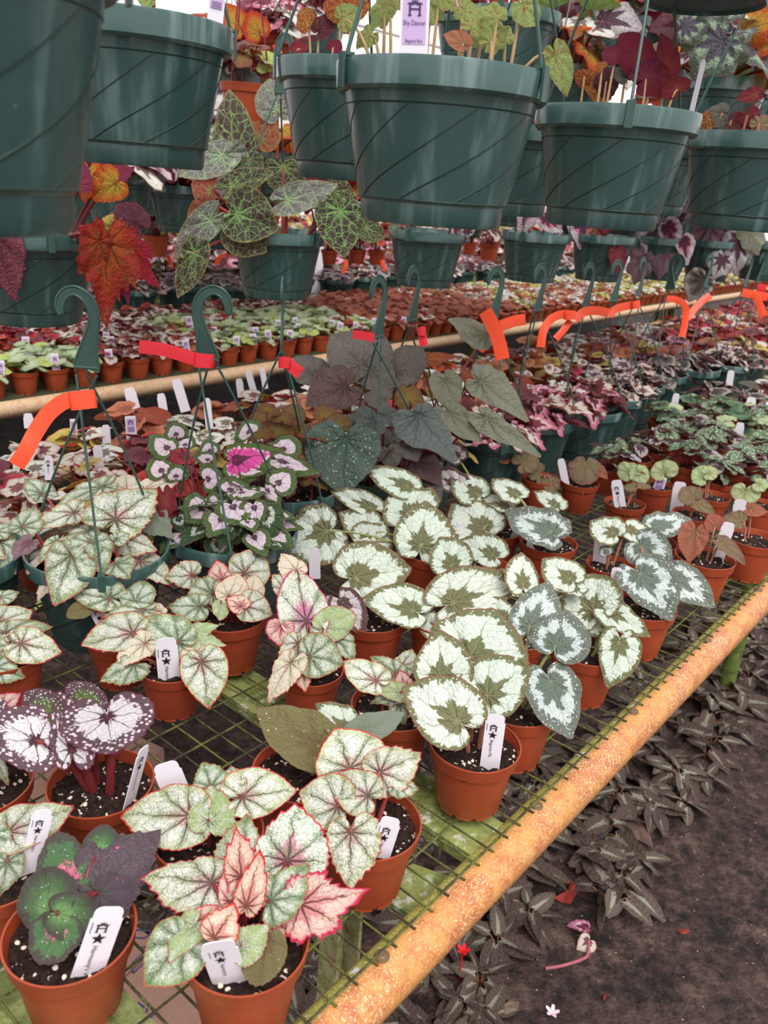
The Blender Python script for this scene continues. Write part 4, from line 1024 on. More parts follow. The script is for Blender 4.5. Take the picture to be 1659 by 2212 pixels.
def add_filler(label0, key, z=0.0, s=1.0):
    for o in [o for o in COL.objects if str(o.get('label', '')).startswith(label0)]:
        f = obj('foliage', foliage(*FILL[key][0], **FILL[key][1]), o, Vector((0, 0, BH - .03 + z))); f.scale = (s, s, s)
FILL = {'pink': ((['pink_green_rim', 'dark_green_rim', 'pink_green_rim'], 'rex', 34, .044, .085, .115), dict(seed=5, stem=STEM_D, seg=60, rings=7)),
        'silver': ((['silver_green', 'silver_pink', 'silver_green', 'pale_cream'], 'rex', 16, .055, .06, .11), dict(seed=9, stem=STEM_R, seg=60, rings=7)),
        'bronze': ((['bronze_round', 'bronze_round', 'red_bronze'], 'round', 40, .026, .115, .10), dict(seed=3, stem=STEM_D, seg=50, rings=6)),
        'dark': ((['dark_slate', 'dark_bronze', 'dark_wine'], 'heart', 14, .07, .09, .10), dict(seed=4, stem=STEM_D, seg=60, rings=7))}
add_filler('green basket of silver-pink leaves', 'silver')
add_filler('green basket of pink and white begonia', 'pink')
add_filler('green basket of small round bronze', 'bronze')
add_filler('green basket of large dark bronze', 'dark')
# ---- the rest of the row, copied from a few planted patterns
FOL = {}
def fol(key, *a, **k):
    FOL[key] = [foliage(*a, seed=s + 1, **k) for s in range(3)]
fol('basket_pink', ['far_pink', 'far_maroon', 'far_pink', 'far_silver'], 'jag', 34, .062, .085, .125, stem=STEM_D, seg=48, rings=5)
fol('basket_silver', ['far_silver', 'silver_plum', 'far_silver', 'far_dark'], 'jag', 38, .05, .075, .12, stem=STEM_D, seg=40, rings=5)
fol('basket_plum', ['silver_plum', 'plum_grey', 'far_dark'], 'rex', 34, .05, .075, .12, stem=STEM_D, seg=40, rings=5)
fol('basket_yellow', ['far_yellow', 'far_maroon', 'far_yellow', 'far_silver'], 'rex', 34, .055, .08, .12, stem=STEM_D, seg=36, rings=5)
def face_of(k): return R([60, 45, 50, 48, 44, 55, 130, 48, 50, 52, 60, 60][k % 12])
def row_basket(u, v, key, label, k, group='baskets along the near bench', hanger=True):
    root = thing('hanging_basket', puv(u, v, ZB + .003), label, 'plant basket', group)
    b = obj('basket', BASKET, root); b.rotation_euler.z = RG.uniform(0, 6)
    obj('soil', BSOIL, root)
    f = obj('foliage', FOL[key][k % 3], root, Vector((0, 0, BH - .03))); f.rotation_euler.z = RG.uniform(0, 6)
    if hanger: add_hanger(root, face_of(k), EU * HOFF[k] + Vector((RG.uniform(-.006, .006), 0, 0)), RG.uniform(0, 2), True)
    return root
HOFF = [-.06, -.054, -.072, -.089, -.09, -.08, 0, 0, 0, 0]
ROW = [(1.285, .955, 'basket_yellow', 'green basket behind the big dark leaves, small red tape on its hook'),
       (1.478, .90, 'basket_pink', 'green basket of pink and maroon begonia under the broad hanging orange tape'),
       (1.672, .915, 'basket_pink', 'green basket of frilled pink begonia with an orange tape pointing right'),
       (1.864, .89, 'basket_pink', 'green basket of bright pink and cream begonia under the arching orange tape'),
       (2.056, .91, 'basket_silver', 'green basket of silver begonia with an orange tape joined to its left neighbour'),
       (2.250, .94, 'basket_silver', 'green basket of silver begonia before the gap in the row of hooks'),
       (2.46, .96, 'basket_plum', 'green basket of plum and silver begonia with a long hanging orange tail of tape'),
       (2.66, .93, 'basket_plum', 'green basket of plum begonia under the drooping dark leaf'),
       (2.86, .88, 'basket_silver', 'green basket at the far right of the row with crossed orange tapes'),
       (3.07, .90, 'basket_yellow', 'green basket at the far right end of the row of hooks')]
for k, (u, v, key, lab) in enumerate(ROW):
    row_basket(u, v, key, lab, k)
plant_label((1256, 842), (1247, 880), 20, 'lilac printed label in the pink basket right of centre', None, None, lilac=True, d=2.0)
# ================================================================== BENCHES
YAW = math.atan2(EU.y, EU.x)
def bench_root(name, label):
    r = thing(name, (0, 0, ZB), label, 'bench')
    r.rotation_euler.z = YAW
    return r
bench = bench_root('plant_bench', 'near wire-mesh plant bench with a rusty yellow pipe along its front edge')
def pipe(name, pts, rad, mat, parent, seg=28):
    m = MB(); m.tube(pts, rad, seg); return m
def rail(parent, v, u0, u1, mat, rad=.0242):
    m = MB()
    n = 40
    m.tube([Vector((u0 + (u1 - u0) * k / n, 0, 0)) for k in range(n + 1)], rad, 32)
    return m.build('pipe_rail', mat, parent, True, Vector((0, v, -rad - .0012)))
rail(bench, .297, -.5, 6.2, TUBE)
rail(bench, 1.60, -.5, 6.2, TUBE_FAR)
m = MB()
for k in range(-12, 236):
    u = .0254 * k
    a = RG.uniform(-.0006, .0006)
    m.tube([Vector((u + a, .296, .0002)), Vector((u - a, 1.0, -.0015 + RG.uniform(-.001, .001))), Vector((u, 1.61, 0))], .00125, 5, 0, False)
k = 0
while .302 + .0465 * k < 1.615:
    v = .302 + .0465 * k
    m.tube([Vector((u_, v + RG.uniform(-.0008, .0008), .0016)) for u_ in [-.3 + .31 * j for j in range(21)]], .0013, 5, 0, False)
    k += 1
m.build('wire_mesh', WIRE, bench)
for u in (.605, 2.38, 4.16):
    m = MB(); m.box((u, .95, -.019), Vector((.031, 0, 0)), Vector((0, .64, 0)), Vector((0, 0, .008)))
    m.build('cross_bar', MOSS, bench, False)
m = MB(); m.prism([(.505, .315), (.575, .315), (.556, .372), (.497, .392)], (0, 0, -.055), Vector((1, 0, 0)), Vector((0, 1, 0)), Vector((0, 0, .006)))
m.build('gusset_plate', MOSS, bench, False)
m = MB(); m.box((.205, .9, -.024), Vector((.05, 0, 0)), Vector((0, .58, 0)), Vector((0, 0, .010)))
m.build('cross_board', STONE, bench, False)
H0 = ZG - ZB
for u, v in ((2.38, .52), (2.38, 1.45), (4.16, .52), (4.16, 1.45), (.605, 1.45)):
    m = MB(); m.tube([Vector((u, v, H0)), Vector((u, v, -.3)), Vector((u, v, -.028))], .024, 24)
    m.build('leg', LEG, bench)
m = MB()
m.box((.585, .50, H0 / 2 - .012), Vector((.020, 0, 0)), Vector((0, .003, 0)), Vector((0, 0, -H0 / 2 - .012)))
m.box((.565, .488, H0 / 2 - .012), Vector((.003, 0, 0)), Vector((0, .015, 0)), Vector((0, 0, -H0 / 2 - .012)))
m.box((.605, .488, H0 / 2 - .012), Vector((.003, 0, 0)), Vector((0, .015, 0)), Vector((0, 0, -H0 / 2 - .012)))
m.build('leg', POST, bench, False)
m = MB(); m.lathe([(.0, .003), (.003, .0034), (.0045, .0022), (.006, .0022), (.0066, .0016), (.007, 0), (.0, -.001)], 20)
SCREW = m.mesh('washer', m_plain('grey_washer', (124, 100, 70), .5, .3, 300))
for x, y in ((819, 2058), (1155, 1735), (1362, 1532), (1521, 1378), (1631, 1270)):
    p = at(x, y, ZB + .0006)
    obj('washer', SCREW, bench, Vector((p.dot(EU), .300, -.0012)))

far = bench_root('plant_bench', 'far plant bench with a pale rusty pipe rail, crowded with terracotta pots')
rail(far, 2.112, -.6, 12, TUBE_FAR, .0235)
m = MB()
m.box((5.6, 2.72, -.012), Vector((6.2, 0, 0)), Vector((0, .58, 0)), Vector((0, 0, .008)))
m.build('bench_top', m_plain('dark_bench_top', (72, 74, 52), .8, .3, 30), far, False)
for u in (.9, 3.3, 5.7, 8.1):
    for v in (2.2, 3.2):
        m = MB(); m.tube([Vector((u, v, H0)), Vector((u, v, -.02))], .022, 16); m.build('leg', LEG, far)

# ================================================================== FILL: smaller pots behind the basket row and at the right
fol('f_red', ['far_red', 'far_maroon', 'far_red'], 'rex', 11, .052, .085, .062, stem=STEM_D)
fol('f_silver', ['far_silver', 'far_white', 'far_silver'], 'rex', 12, .046, .065, .062, stem=STEM_D)
fol('f_white', ['far_white', 'silver_green', 'far_white'], 'maple', 12, .046, .065, .062, stem=STEM_R)
fol('f_yellow', ['far_yellow', 'far_silver', 'far_red'], 'rex', 11, .046, .07, .06, stem=STEM_D)
fol('f_rust', ['far_rust', 'red_bronze', 'far_rust'], 'heart', 9, .055, .085, .06, stem=STEM_B)
fol('f_bronze', ['bronze_round', 'far_silver', 'red_bronze'], 'round', 12, .036, .07, .06, stem=STEM_D)
fol('f_pink', ['far_pink', 'far_maroon', 'far_silver'], 'maple', 12, .05, .07, .062, stem=STEM_D)
fol('f_dot', ['green_silver_dot', 'green_silver_dot', 'green_silver_dot', 'silver_plum'], 'heart', 15, .037, .07, .06, stem=STEM_D)
fol('f_ger', ['dark_geranium', 'fresh_green', 'dark_geranium'], 'maple', 13, .045, .06, .06, stem=STEM_G)
fol('f_dark', ['far_dark', 'dark_bronze', 'far_maroon'], 'wing', 9, .07, .08, .06, stem=STEM_D)
fol('n_lime', ['far_mint', 'far_mint', 'far_lime'], 'round', 8, .040, .05, .045, stem=STEM_G)
fol('n_red', ['far_red', 'far_silver', 'far_maroon', 'far_silver'], 'rex', 10, .040, .05, .048, stem=STEM_D)
fol('n_rust', ['far_rust', 'brown_red'], 'heart', 9, .042, .055, .048, stem=STEM_B)
fol('n_white', ['far_white', 'far_silver', 'far_rust'], 'rex', 10, .042, .05, .048, stem=STEM_D)
fol('n_yel', ['far_lime', 'far_white', 'far_yellow'], 'heart', 10, .044, .055, .048, stem=STEM_G)
fol('n_maroon', ['far_maroon', 'far_red'], 'rex', 10, .038, .05, .048, stem=STEM_D)
WORD = {'f_red': 'red-leaved', 'f_silver': 'silver-leaved', 'f_white': 'white frilled', 'f_yellow': 'yellowish', 'f_rust': 'rust-brown', 'f_bronze': 'small bronze-leaved', 'f_pink': 'pink-patterned',
        'f_dot': 'silver-dotted green', 'f_ger': 'bushy green frilled', 'f_dark': 'dark pointed-leaved', 'n_lime': 'mint-green round-leaved', 'n_red': 'red and silver', 'n_rust': 'rusty brown', 'n_white': 'white-leaved',
        'n_yel': 'pale lime', 'n_maroon': 'maroon'}
HEROES = [Vector((o.location.x, o.location.y, 0)) for o in COL.objects if o.parent is None and o.get('category') == 'potted plant']
BASK = [Vector((o.location.x, o.location.y, 0)) for o in COL.objects if o.parent is None and o.get('category') == 'plant basket']
CAND = []
def small_pot(p, size, key, label, group, soil=True, scale=1.0, lift=0):
    CAND.append((proj(p)[2], p, size, key, label, group, soil, scale))
def real_pot(p, size, key, label, group, soil, scale):
    dia, H, pm, sm = POT[size]
    root = thing('potted_begonia', p, label, 'potted plant', group)
    o = obj('pot', pm, root); o.rotation_euler.z = RG.uniform(0, 6)
    if soil: obj('soil', RG.choice(sm), root)
    f = obj('foliage', RG.choice(FOL[key]), root, Vector((0, 0, H * .8))); f.rotation_euler.z = RG.uniform(0, 6)
    f.scale = [scale * RG.uniform(.88, 1.12)] * 3
    return root
def inframe(p, mx=90, my=90):
    x, y, z = proj(p)
    return z > .2 and -mx < x < 1659 + mx and -my < y < 2212 + my
# behind the row of baskets
nb = 0
for j in range(4):
    v = 1.09 + j * .118
    for i in range(44):
        u = .42 + i * .118 + (j % 2) * .055
        p = puv(u + RG.uniform(-.012, .012), v + RG.uniform(-.012, .012), ZB + .002)
        if not inframe(p + UPV * .1): continue
        if any((Vector((p.x, p.y, 0)) - q).length < .155 for q in BASK): continue
        x, y, z = proj(p)
        w = RG.random()
        if x < 90: key = 'f_red' if w < .6 else 'f_silver'
        elif u < 1.5: key = 'f_silver' if w < .25 else 'f_white' if w < .5 else 'f_yellow' if w < .68 else 'f_red' if w < .86 else 'f_rust'
        elif u < 2.3: key = 'f_bronze' if w < .3 else 'f_rust' if w < .5 else 'f_yellow' if w < .7 else 'f_white'
        else: key = 'f_pink' if w < .25 else 'f_silver' if w < .5 else 'f_yellow' if w < .72 else 'f_red' if w < .86 else 'f_rust'
        side = 'at the left' if u < 1.5 else 'behind the dark-leaved basket' if u < 2.3 else 'towards the far right end'
        small_pot(p, 'S', key, f'{WORD[key]} begonia in a small pot behind the upright hooks, {side}', f'{WORD[key]} begonias behind the hook row {side}')
        nb += 1
# at the right, between the open mesh and the basket row
for j in range(5):
    v = .40 + j * .100
    for i in range(34):
        u = 1.50 + i * .108 + (j % 2) * .05
        p = puv(u + RG.uniform(-.01, .01), v + RG.uniform(-.01, .01), ZB + .002)
        if not inframe(p + UPV * .1): continue
        P2 = Vector((p.x, p.y, 0))
        if any((P2 - q).length < .094 for q in HEROES) or any((P2 - q).length < .145 for q in BASK): continue
        w = RG.random()
        if u < 2.10: key = 'f_dot'
        elif u < 2.45: key = 'f_ger' if w < .75 else 'f_dot'
        elif u < 2.8: key = 'f_dark' if w < .45 else 'f_silver'
        else: key = 'f_silver' if w < .6 else 'f_white' if w < .8 else 'f_red'
        small_pot(p, 'S', key, f'{WORD[key]} begonia in the crowd of small pots at the right of the bench', f'{WORD[key]} begonias in the crowd at the right')
        nb += 1

# ================================================================== FAR BENCH POTS
ORD = ['first', 'second', 'third', 'fourth', 'fifth', 'sixth', 'seventh', 'eighth', 'ninth', 'tenth', 'eleventh', 'twelfth', 'thirteenth', 'fourteenth', 'fifteenth', 'sixteenth', 'seventeenth', 'eighteenth', 'nineteenth', 'twentieth']
def far_key(u, j):
    w = RG.random()
    if u < 1.30: return 'n_lime' if j < 3 else 'n_maroon'
    if u < 1.78: return ('n_red' if w < .8 else 'n_white')
    if u < 2.55: return 'n_lime' if j < 6 and w < .9 else 'n_red'
    if u < 3.6: return 'n_rust' if w < .85 else 'n_red'
    if u < 5.0: return 'n_white' if w < .6 else 'n_rust' if w < .8 else 'n_yel'
    return 'n_yel' if w < .45 else 'n_white'
cnt = 0; nf = 0
stuffV = []
for j in range(8):
    v = 2.17 + j * .087
    for i in range(110):
        u = .82 + i * .0885 + (j % 2) * .03
        p = puv(u + RG.uniform(-.004, .004), v + RG.uniform(-.004, .004), ZB - .003)
        if not inframe(p + UPV * .05, 40, 40): continue
        key = far_key(u, j)
        if u > 8.4:
            stuffV.append((p, key)); continue
        if j == 0 and cnt < 20:
            lab = f'{WORD[key]} begonia, {ORD[cnt]} terracotta pot from the left along the far bench rail'
            g = 'front row of pots on the far bench'
            cnt += 1
        elif j == 0:
            lab, g = f'{WORD[key]} begonia in the front row of the far bench, beyond the twentieth pot', f'{WORD[key]} begonias far along the front row of the far bench'
        else:
            lab, g = f'{WORD[key]} begonia in the packed rows behind the front row of the far bench', f'{WORD[key]} begonias packed on the far bench'
        small_pot(p, 'S', key, lab, g, soil=j < 2, scale=.95)
        nf += 1
def stuff_mesh(name, items, label, cat, pots=()):
    V, F, I, U, RM, mats = [], [], [], [], [], []
    for p, key, sc in items:
        me = RG.choice(FOL[key])
        a = RG.uniform(0, 6)
        rot = Matrix.Rotation(a, 3, 'Z')
        o = len(V)
        V += [p + rot @ (v.co * sc) for v in me.vertices]
        mi = []
        for mt in me.materials:
            if mt not in mats: mats.append(mt)
            mi.append(mats.index(mt))
        rim = [d.value for d in me.attributes['rim'].data]
        uvv = [None] * len(me.vertices)
        for lp, d in zip(me.loops, me.uv_layers[0].data): uvv[lp.vertex_index] = tuple(d.uv)
        U += uvv; RM += rim
        for q in me.polygons:
            F.append(tuple(k_ + o for k_ in q.vertices)); I.append(mi[q.material_index])
    if pots:
        mats.append(TERRA)
        for p in pots:
            o = len(V)
            V += [p + v for v in LOWPOT.v]; F += [tuple(q + o for q in f) for f in LOWPOT.f]; I += [len(mats) - 1] * len(LOWPOT.f)
            U += [(0, 0)] * len(LOWPOT.v); RM += [0] * len(LOWPOT.v)
    c = V[0].copy()
    o = obj(name, mesh(name, [v - c for v in V], F, mats, I, True, U, RM), None, c)
    return tag(o, label, cat, None, 'stuff')
fol('s_mix', ['far_silver', 'far_red', 'far_white', 'far_yellow', 'far_rust'], 'rex', 9, .06, .07, .07, stem=STEM_D, seg=14, rings=2)
fol('s_dark', ['far_dark', 'far_maroon', 'silver_plum', 'far_pink'], 'rex', 9, .075, .08, .09, stem=STEM_D, seg=14, rings=2)
fol('s_red', ['far_red', 'far_pink', 'far_maroon'], 'rex', 9, .07, .08, .08, stem=STEM_D, seg=14, rings=2)
fol('s_pale', ['far_white', 'far_yellow', 'far_silver', 'far_lime'], 'rex', 9, .07, .08, .08, stem=STEM_D, seg=14, rings=2)
# rows that carry on to the left, outside the picture
for j in range(8):
    for i in range(18):
        stuffV.append((puv(-.78 + i * .0885 + (j % 2) * .03, 2.17 + j * .087, ZB - .003), 'n_lime' if j < 3 else RG.choice(('n_maroon', 'n_red'))))
for j in range(4):
    for i in range(9):
        p = puv(-.62 + i * .112 + (j % 2) * .05, 1.09 + j * .118, ZB + .002)
        if not inframe(p + UPV * .1, 60, 60): stuffV.append((p, RG.choice(('f_silver', 'f_white', 'f_red', 'f_yellow'))))
stuffV = [q for q in stuffV if not inframe(q[0] + UPV * .05, 0, 0) or q[0].dot(EU) > 3]
CAND.sort(key=lambda c: c[0])
NREAL = 298 - len(HEROES)
for c in CAND[:NREAL]: real_pot(*c[1:])
LOWPOT = MB(); LOWPOT.lathe([(.026, 0), (.033, .045), (.0385, .048), (.0395, .062), (.036, .062), (.033, .054), (.0, .054)], 18)
def low_pots(items):
    """the pots too far or too hidden to be singled out, with their foliage, as one mesh"""
    ls = []
    for c in items: ls.append((c[1] + UPV * .05, c[3], c[7]))
    return ls
stuff_mesh('potted_begonia', low_pots(CAND[NREAL:]) + [(p + UPV * .05, k, .9) for p, k in stuffV], 'crowd of small potted begonias too far along the benches to tell apart', 'potted plants', [c[1] for c in CAND[NREAL:]] + [p for p, k in stuffV])
print('POTS', len(CAND), NREAL, CAND[NREAL][0])

# green tubs on the far side of the far bench, and the benches beyond them
for k in range(20):
    u = 1.30 + k * .235
    p = puv(u, 3.02 + .03 * math.sin(k * 2.1), ZB - .003)
    root = thing('planted_tub', p, f'low green tub of dark silver begonia, {ORD[k]} from the left behind the far pots', 'plant basket', 'green tubs behind the far pots')
    obj('basket', BASKET, root)
    f = obj('foliage', FOL['basket_plum' if k % 3 else 'basket_silver'][k % 3], root, Vector((0, 0, BH - .03))); f.scale = (1.1, 1.1, 1.0)
def band(u0, u1, v0, v1, n, keys, z, sc, name, label):
    stuff_mesh(name, [(puv(RG.uniform(u0, u1), RG.uniform(v0, v1), z + RG.uniform(-.03, .05)), RG.choice(keys), sc * RG.uniform(.8, 1.2)) for _ in range(n)], label, 'foliage')
band(-.6, 9, 3.42, 4.6, 420, ['s_dark', 's_mix', 's_dark'], ZB + .06, 1.25, 'begonia_foliage', 'mass of dark and silver begonias on the third bench, beyond the green tubs')
band(-.2, 13, 4.7, 7.0, 480, ['s_mix', 's_red', 's_pale'], ZB + .06, 1.7, 'begonia_foliage', 'mixed begonias in the far distance below the hanging terracotta pots')
band(5.0, 13, 1.1, 1.55, 200, ['s_red', 's_mix', 's_dark'], ZB + .06, 1.2, 'begonia_foliage', 'red and silver begonias at the distant end of the near bench')
band(3.9, 12, .35, 1.05, 170, ['s_mix', 's_red'], ZB + .06, 1.2, 'begonia_foliage', 'silver and red begonias at the right margin in the distance')
for nm, u0, v0, u1, v1, lab in (('plant_bench', -.8, 3.95, 9, .55, 'third bench beyond the far bench, hidden under dark begonias'), ('plant_bench', -.4, 5.9, 13, 1.2, 'most distant bench under mixed begonias')):
    r = bench_root(nm, lab)
    m = MB(); m.box(((u0 + u1) / 2, v0, -.03), Vector(((u1 - u0) / 2, 0, 0)), Vector((0, v1, 0)), Vector((0, 0, .015))); m.build('bench_top', WIRE, r, False)
    for u in (u0 + .3, (u0 + u1) / 2, u1 - .3):
        for s in (-1, 1):
            m = MB(); m.tube([Vector((u, v0 + s * (v1 - .1), H0)), Vector((u, v0 + s * (v1 - .1), -.03))], .022, 12); m.build('leg', LEG, r)

# labels in the pots behind and on the far bench
for x, y, x2, y2, w, d in ((278, 838, 288, 872, 24, 1.75), (380, 819, 398, 878, 21, 1.8), (60, 893, 62, 912, 20, 1.6), (228, 918, 230, 945, 17, 1.6), (210, 962, 214, 1000, 19, 1.45), (516, 818, 520, 848, 15, 2.0), (535, 800, 548, 845, 14, 2.05), (446, 860, 452, 915, 16, 1.75),
                           (566, 795, 572, 830, 12, 2.1), (347, 850, 352, 880, 18, 1.75), (690, 960 - 160, 694, 830, 14, 2.1), (1600, 913, 1594, 950, 17, 2.05), (1462, 850, 1455, 882, 14, 2.3), (1580, 800, 1576, 825, 14, 2.5)):
    plant_label((x, y), (x2, y2), w, 'blank white label among the small pots behind the row of hooks' if x < 1200 else 'blank white label among the crowded pots at the right', None, None, d=d, group='blank labels behind the hook row' if x < 1200 else 'blank labels at the right')
plant_label((104, 984), (106, 1022), 18, 'printed white label between the left hanger wires', 'Begonia', None, d=1.35)
plant_label((281, 899), (284, 938), 22, 'lilac printed label behind the left hanger', None, None, lilac=True, d=1.62)
plant_label((158, 905), (160, 940), 14, 'second lilac label, just right of the orange tape', None, None, lilac=True, d=1.62)
plant_label((1624, 858), (1619, 895), 19, 'white printed label near the right edge above the frilled green begonias', 'Begonia', None, d=2.35)
seen = []
for o in [o for o in COL.objects if o.parent is None and o.get('category') == 'potted plant' and str(o.get('group', '')).endswith('far bench')]:
    u, v = o.location.dot(EU), o.location.dot(EV)
    if v > 2.6 or u > 6: continue
    if RG.random() < (.62 if v < 2.22 else .26):
        p = o.location + Vector((.0, 0, .055)) + (EU * RG.uniform(-.02, .02) - EV * .020)
        x, y, d = proj(p); x2, y2, _ = proj(p + UPV * RG.uniform(.036, .05) + EU * RG.uniform(-.008, .008))
        fr_ = v < 2.22
        plant_label((x2, y2), (x, y), .021 * FPX / d, 'small lilac label standing in a front pot of the far bench' if fr_ else 'small lilac label among the back rows of the far bench', None, None, lilac=True, d=d,
                    group='lilac labels in the front pots of the far bench' if fr_ else 'lilac labels in the back rows of the far bench', marks=u < 3.2)

# ================================================================== HANGING BASKETS OVERHEAD
FA = YAW + math.pi / 2
def hung(x, y, d, label, leaves=(), **k):
    return basket(atd(x, y, d), label, leaves, face=FA, tilt=k.pop('tilt', .30), **k)
LR, WN, GS = 'lime_red', 'wine', 'gold_spotted'
bt = atd(-152, 486, .395)
basket(bt + UPV * BH, 'nearest green hanging basket, cut off by the left edge, seen as a dark green wall', (), face=FA, spin=.5, rot=.45)
hung(286, 45, .19 * FPX / 429, 'green hanging basket second from the left, streaked and empty-looking from below', [(330, -10, 300, -40, 60, 'lime_red', 'heart')], spin=R(20), rot=.2)
hung(958, 152, .19 * FPX / 465, 'large green hanging basket at the centre with a lilac name label and lime leaves', [
    (840, 5, 815, 45, 40, LR, 'maple'), (930, 30, 960, 5, 40, LR, 'maple'), (950, -10, 985, 20, 40, LR, 'maple'), (1000, 20, 1035, 45, 44, LR, 'maple'), (1090, 85, 1075, 50, 44, LR, 'maple'), (1040, 80, 1020, 100, 34, LR, 'maple'), (830, 15, 800, 60, 46, LR, 'maple'), (800, 75, 770, 100, 40, LR, 'maple'), (740, 40, 780, 20, 50, LR, 'heart'), (1020, 60, 1050, 30, 55, LR, 'heart'), (1060, 90, 1100, 60, 50, LR, 'maple'), (1075, 40, 1040, 15, 50, LR, 'maple'), (1130, 10, 1165, 50, 62, LR, 'heart'),
    (880, -15, 850, 12, 60, LR, 'heart'), (1200, 120, 1225, 204, 50, LR, 'heart'), (1000, 95, 960, 70, 40, 'brown_red', 'heart')], stem='t', spin=R(-32), tilt=.18, lift=.05, srad=.0014, rot=.75)
hung(1335, 240, .19 * FPX / 352, 'green hanging basket of wine-red begonia leaves right of the central one', [
    (1290, 195, 1262, 150, 44, GS, 'round'), (1262, 165, 1250, 188, 36, GS, 'heart'), (1310, 175, 1282, 195, 56, 'dark_dotted', 'round'), (1350, 165, 1335, 145, 42, 'dark_bronze', 'round'), (1380, 130, 1345, 75, 66, WN, 'round'), (1440, 150, 1432, 72, 46, WN, 'heart'), (1410, 160, 1425, 205, 62, WN, 'heart'),
    (1395, 170, 1440, 145, 66, WN, 'round'), (1465, 195, 1452, 165, 56, WN, 'heart'), (1330, 120, 1300, 110, 36, WN, 'heart'), (1300, 145, 1290, 138, 24, GS, 'round')], stem='t', srad=.0014, spin=R(-95), tilt=.2, lift=.05, rot=.3)
hung(1627, 293, .19 * FPX / 285, 'green hanging basket at the right edge with small dark frilled leaves', [
    (1560, 245, 1520, 240, 50, 'dark_bronze', 'rex'), (1530, 260, 1505, 268, 36, GS, 'maple'), (1580, 262, 1610, 265, 40, 'dark_dotted', 'heart'), (1635, 205, 1590, 212, 30, WN, 'heart'), (1615, 250, 1625, 275, 44, WN, 'round'), (1640, 270, 1658, 250, 40, 'brown_fuzzy', 'round')], stem='b', spin=R(-60), tilt=.25, lift=.03, rot=.1)
hung(768, 142, .19 * FPX / 343, 'green hanging basket behind and left of the central one, thin spotted stems rising from it', [
    (665, 55, 650, 15, 44, GS, 'heart'), (690, 65, 720, 30, 40, 'dark_dotted', 'heart'), (735, 20, 700, 8, 54, GS, 'round'), (720, 105, 735, 90, 30, WN, 'round'), (760, 20, 800, 5, 50, GS, 'heart'), (640, 110, 665, 95, 30, WN, 'heart')], stem='t', srad=.0014, spin=R(200), tilt=.2, lift=.05, rot=.55)
basket(puv(1.20, .77, .088), 'green hanging basket mostly hidden between the central and the wine-red baskets', (), face=FA, spin=.3)
basket(puv(1.76, .77, .098), 'green hanging basket peeping out left of the basket at the right edge', (), face=FA, spin=.9)
basket(atd(1105, 28, 1.55), 'smaller green hanging basket above and behind the central one', [(1080, -10, 1060, 15, 40, 'scarlet', 'heart')], face=FA, spin=.2, tilt=.3)
basket(atd(1580, -300, .85), 'dark underside of a hanging basket at the top right corner', (), face=FA, spin=.2)
# hanging lower, in the row behind
T1, T2, T3 = 'tortoise', 'tortoise_silver', 'tortoise_red'
basket(atd(60, 492, .19 * FPX / 292), 'green hanging basket low at the left with big scarlet and wine leaves falling over it', [
    (225, 395, 290, 360, 50, 'wine', 'rex'), (190, 370, 178, 430, 60, 'orange_yellow', 'rex'), (250, 395, 205, 432, 70, 'orange_yellow', 'rex'), (170, 400, 172, 340, 60, 'wine', 'rex'), (250, 490, 196, 530, 56, 'far_yellow', 'rex'), (290, 480, 255, 445, 66, 'dark_dotted', 'round'),
    (-15, 505, 32, 640, 92, 'far_maroon', 'rex'), (270, 530, 342, 618, 84, 'scarlet', 'jag'), (265, 560, 272, 650, 46, 'wine', 'spear'), (232, 525, 228, 694, 118, 'scarlet', 'jag'), (215, 520, 190, 600, 60, 'scarlet', 'rex')], stem='d', spin=R(70), face=FA, tilt=.25, lift=.0, pull=.10, step=.006, srad=.003)
basket(atd(600, 497, .19 * FPX / 207), 'green hanging basket of tortoiseshell-veined begonia between the left and central baskets', [
    (600, 240, 585, 168, 76, T2, 'heart'), (560, 300, 590, 260, 70, T3, 'heart'), (612, 360, 610, 424, 84, T1, 'heart'), (505, 335, 494, 196, 82, T1, 'heart'), (500, 330, 540, 370, 60, T2, 'rex'), (540, 345, 560, 380, 56, T1, 'heart'), (480, 335, 388, 372, 70, T2, 'heart'), (455, 410, 414, 395, 60, T3, 'heart'), (500, 405, 586, 370, 50, T1, 'heart'),
    (720, 412, 776, 450, 60, T1, 'heart'), (790, 490, 832, 510, 48, T1, 'heart'), (735, 455, 746, 548, 96, T1, 'heart'), (620, 432, 724, 396, 60, T2, 'heart'), (450, 450, 408, 490, 50, T3, 'heart'), (445, 440, 462, 470, 30, T3, 'round'), (520, 490, 572, 542, 92, T1, 'heart'), (455, 475, 380, 552, 58, T2, 'heart'), (420, 545, 386, 638, 56, T1, 'heart'), (512, 462, 596, 494, 104, T1, 'heart')],
    stem='r', spin=R(-30), face=FA, tilt=.25, lift=.01, pull=.06, step=.007, srad=.0036)
add = [(660 - k * 17, 480, 640 - k * 12, 395 + (k % 3) * 12) for k in range(6)]
basket(atd(925, 497, .19 * FPX / 172), 'green hanging basket low behind the central basket, one pink-tipped leaf hanging over it', [(985, 485, 984, 524, 26, 'pink_silver', 'wing'), (850, 490, 868, 518, 22, T2, 'heart'), (1010, 500, 1030, 470, 30, 'silver_plum', 'heart')], stem='d', face=FA, tilt=.25, lift=.0, pull=.06)
basket(atd(1158, 502, .19 * FPX / 150), 'green hanging basket low at right of centre with a pink-centred leaf pointing down', [(1150, 430, 1120, 512, 58, 'pink_silver', 'wing'), (1130, 420, 1165, 440, 50, 'silver_plum', 'rex'), (1180, 470, 1215, 500, 40, 'pink_silver', 'rex')], stem='d', face=FA, tilt=.25, lift=.0, pull=.07)
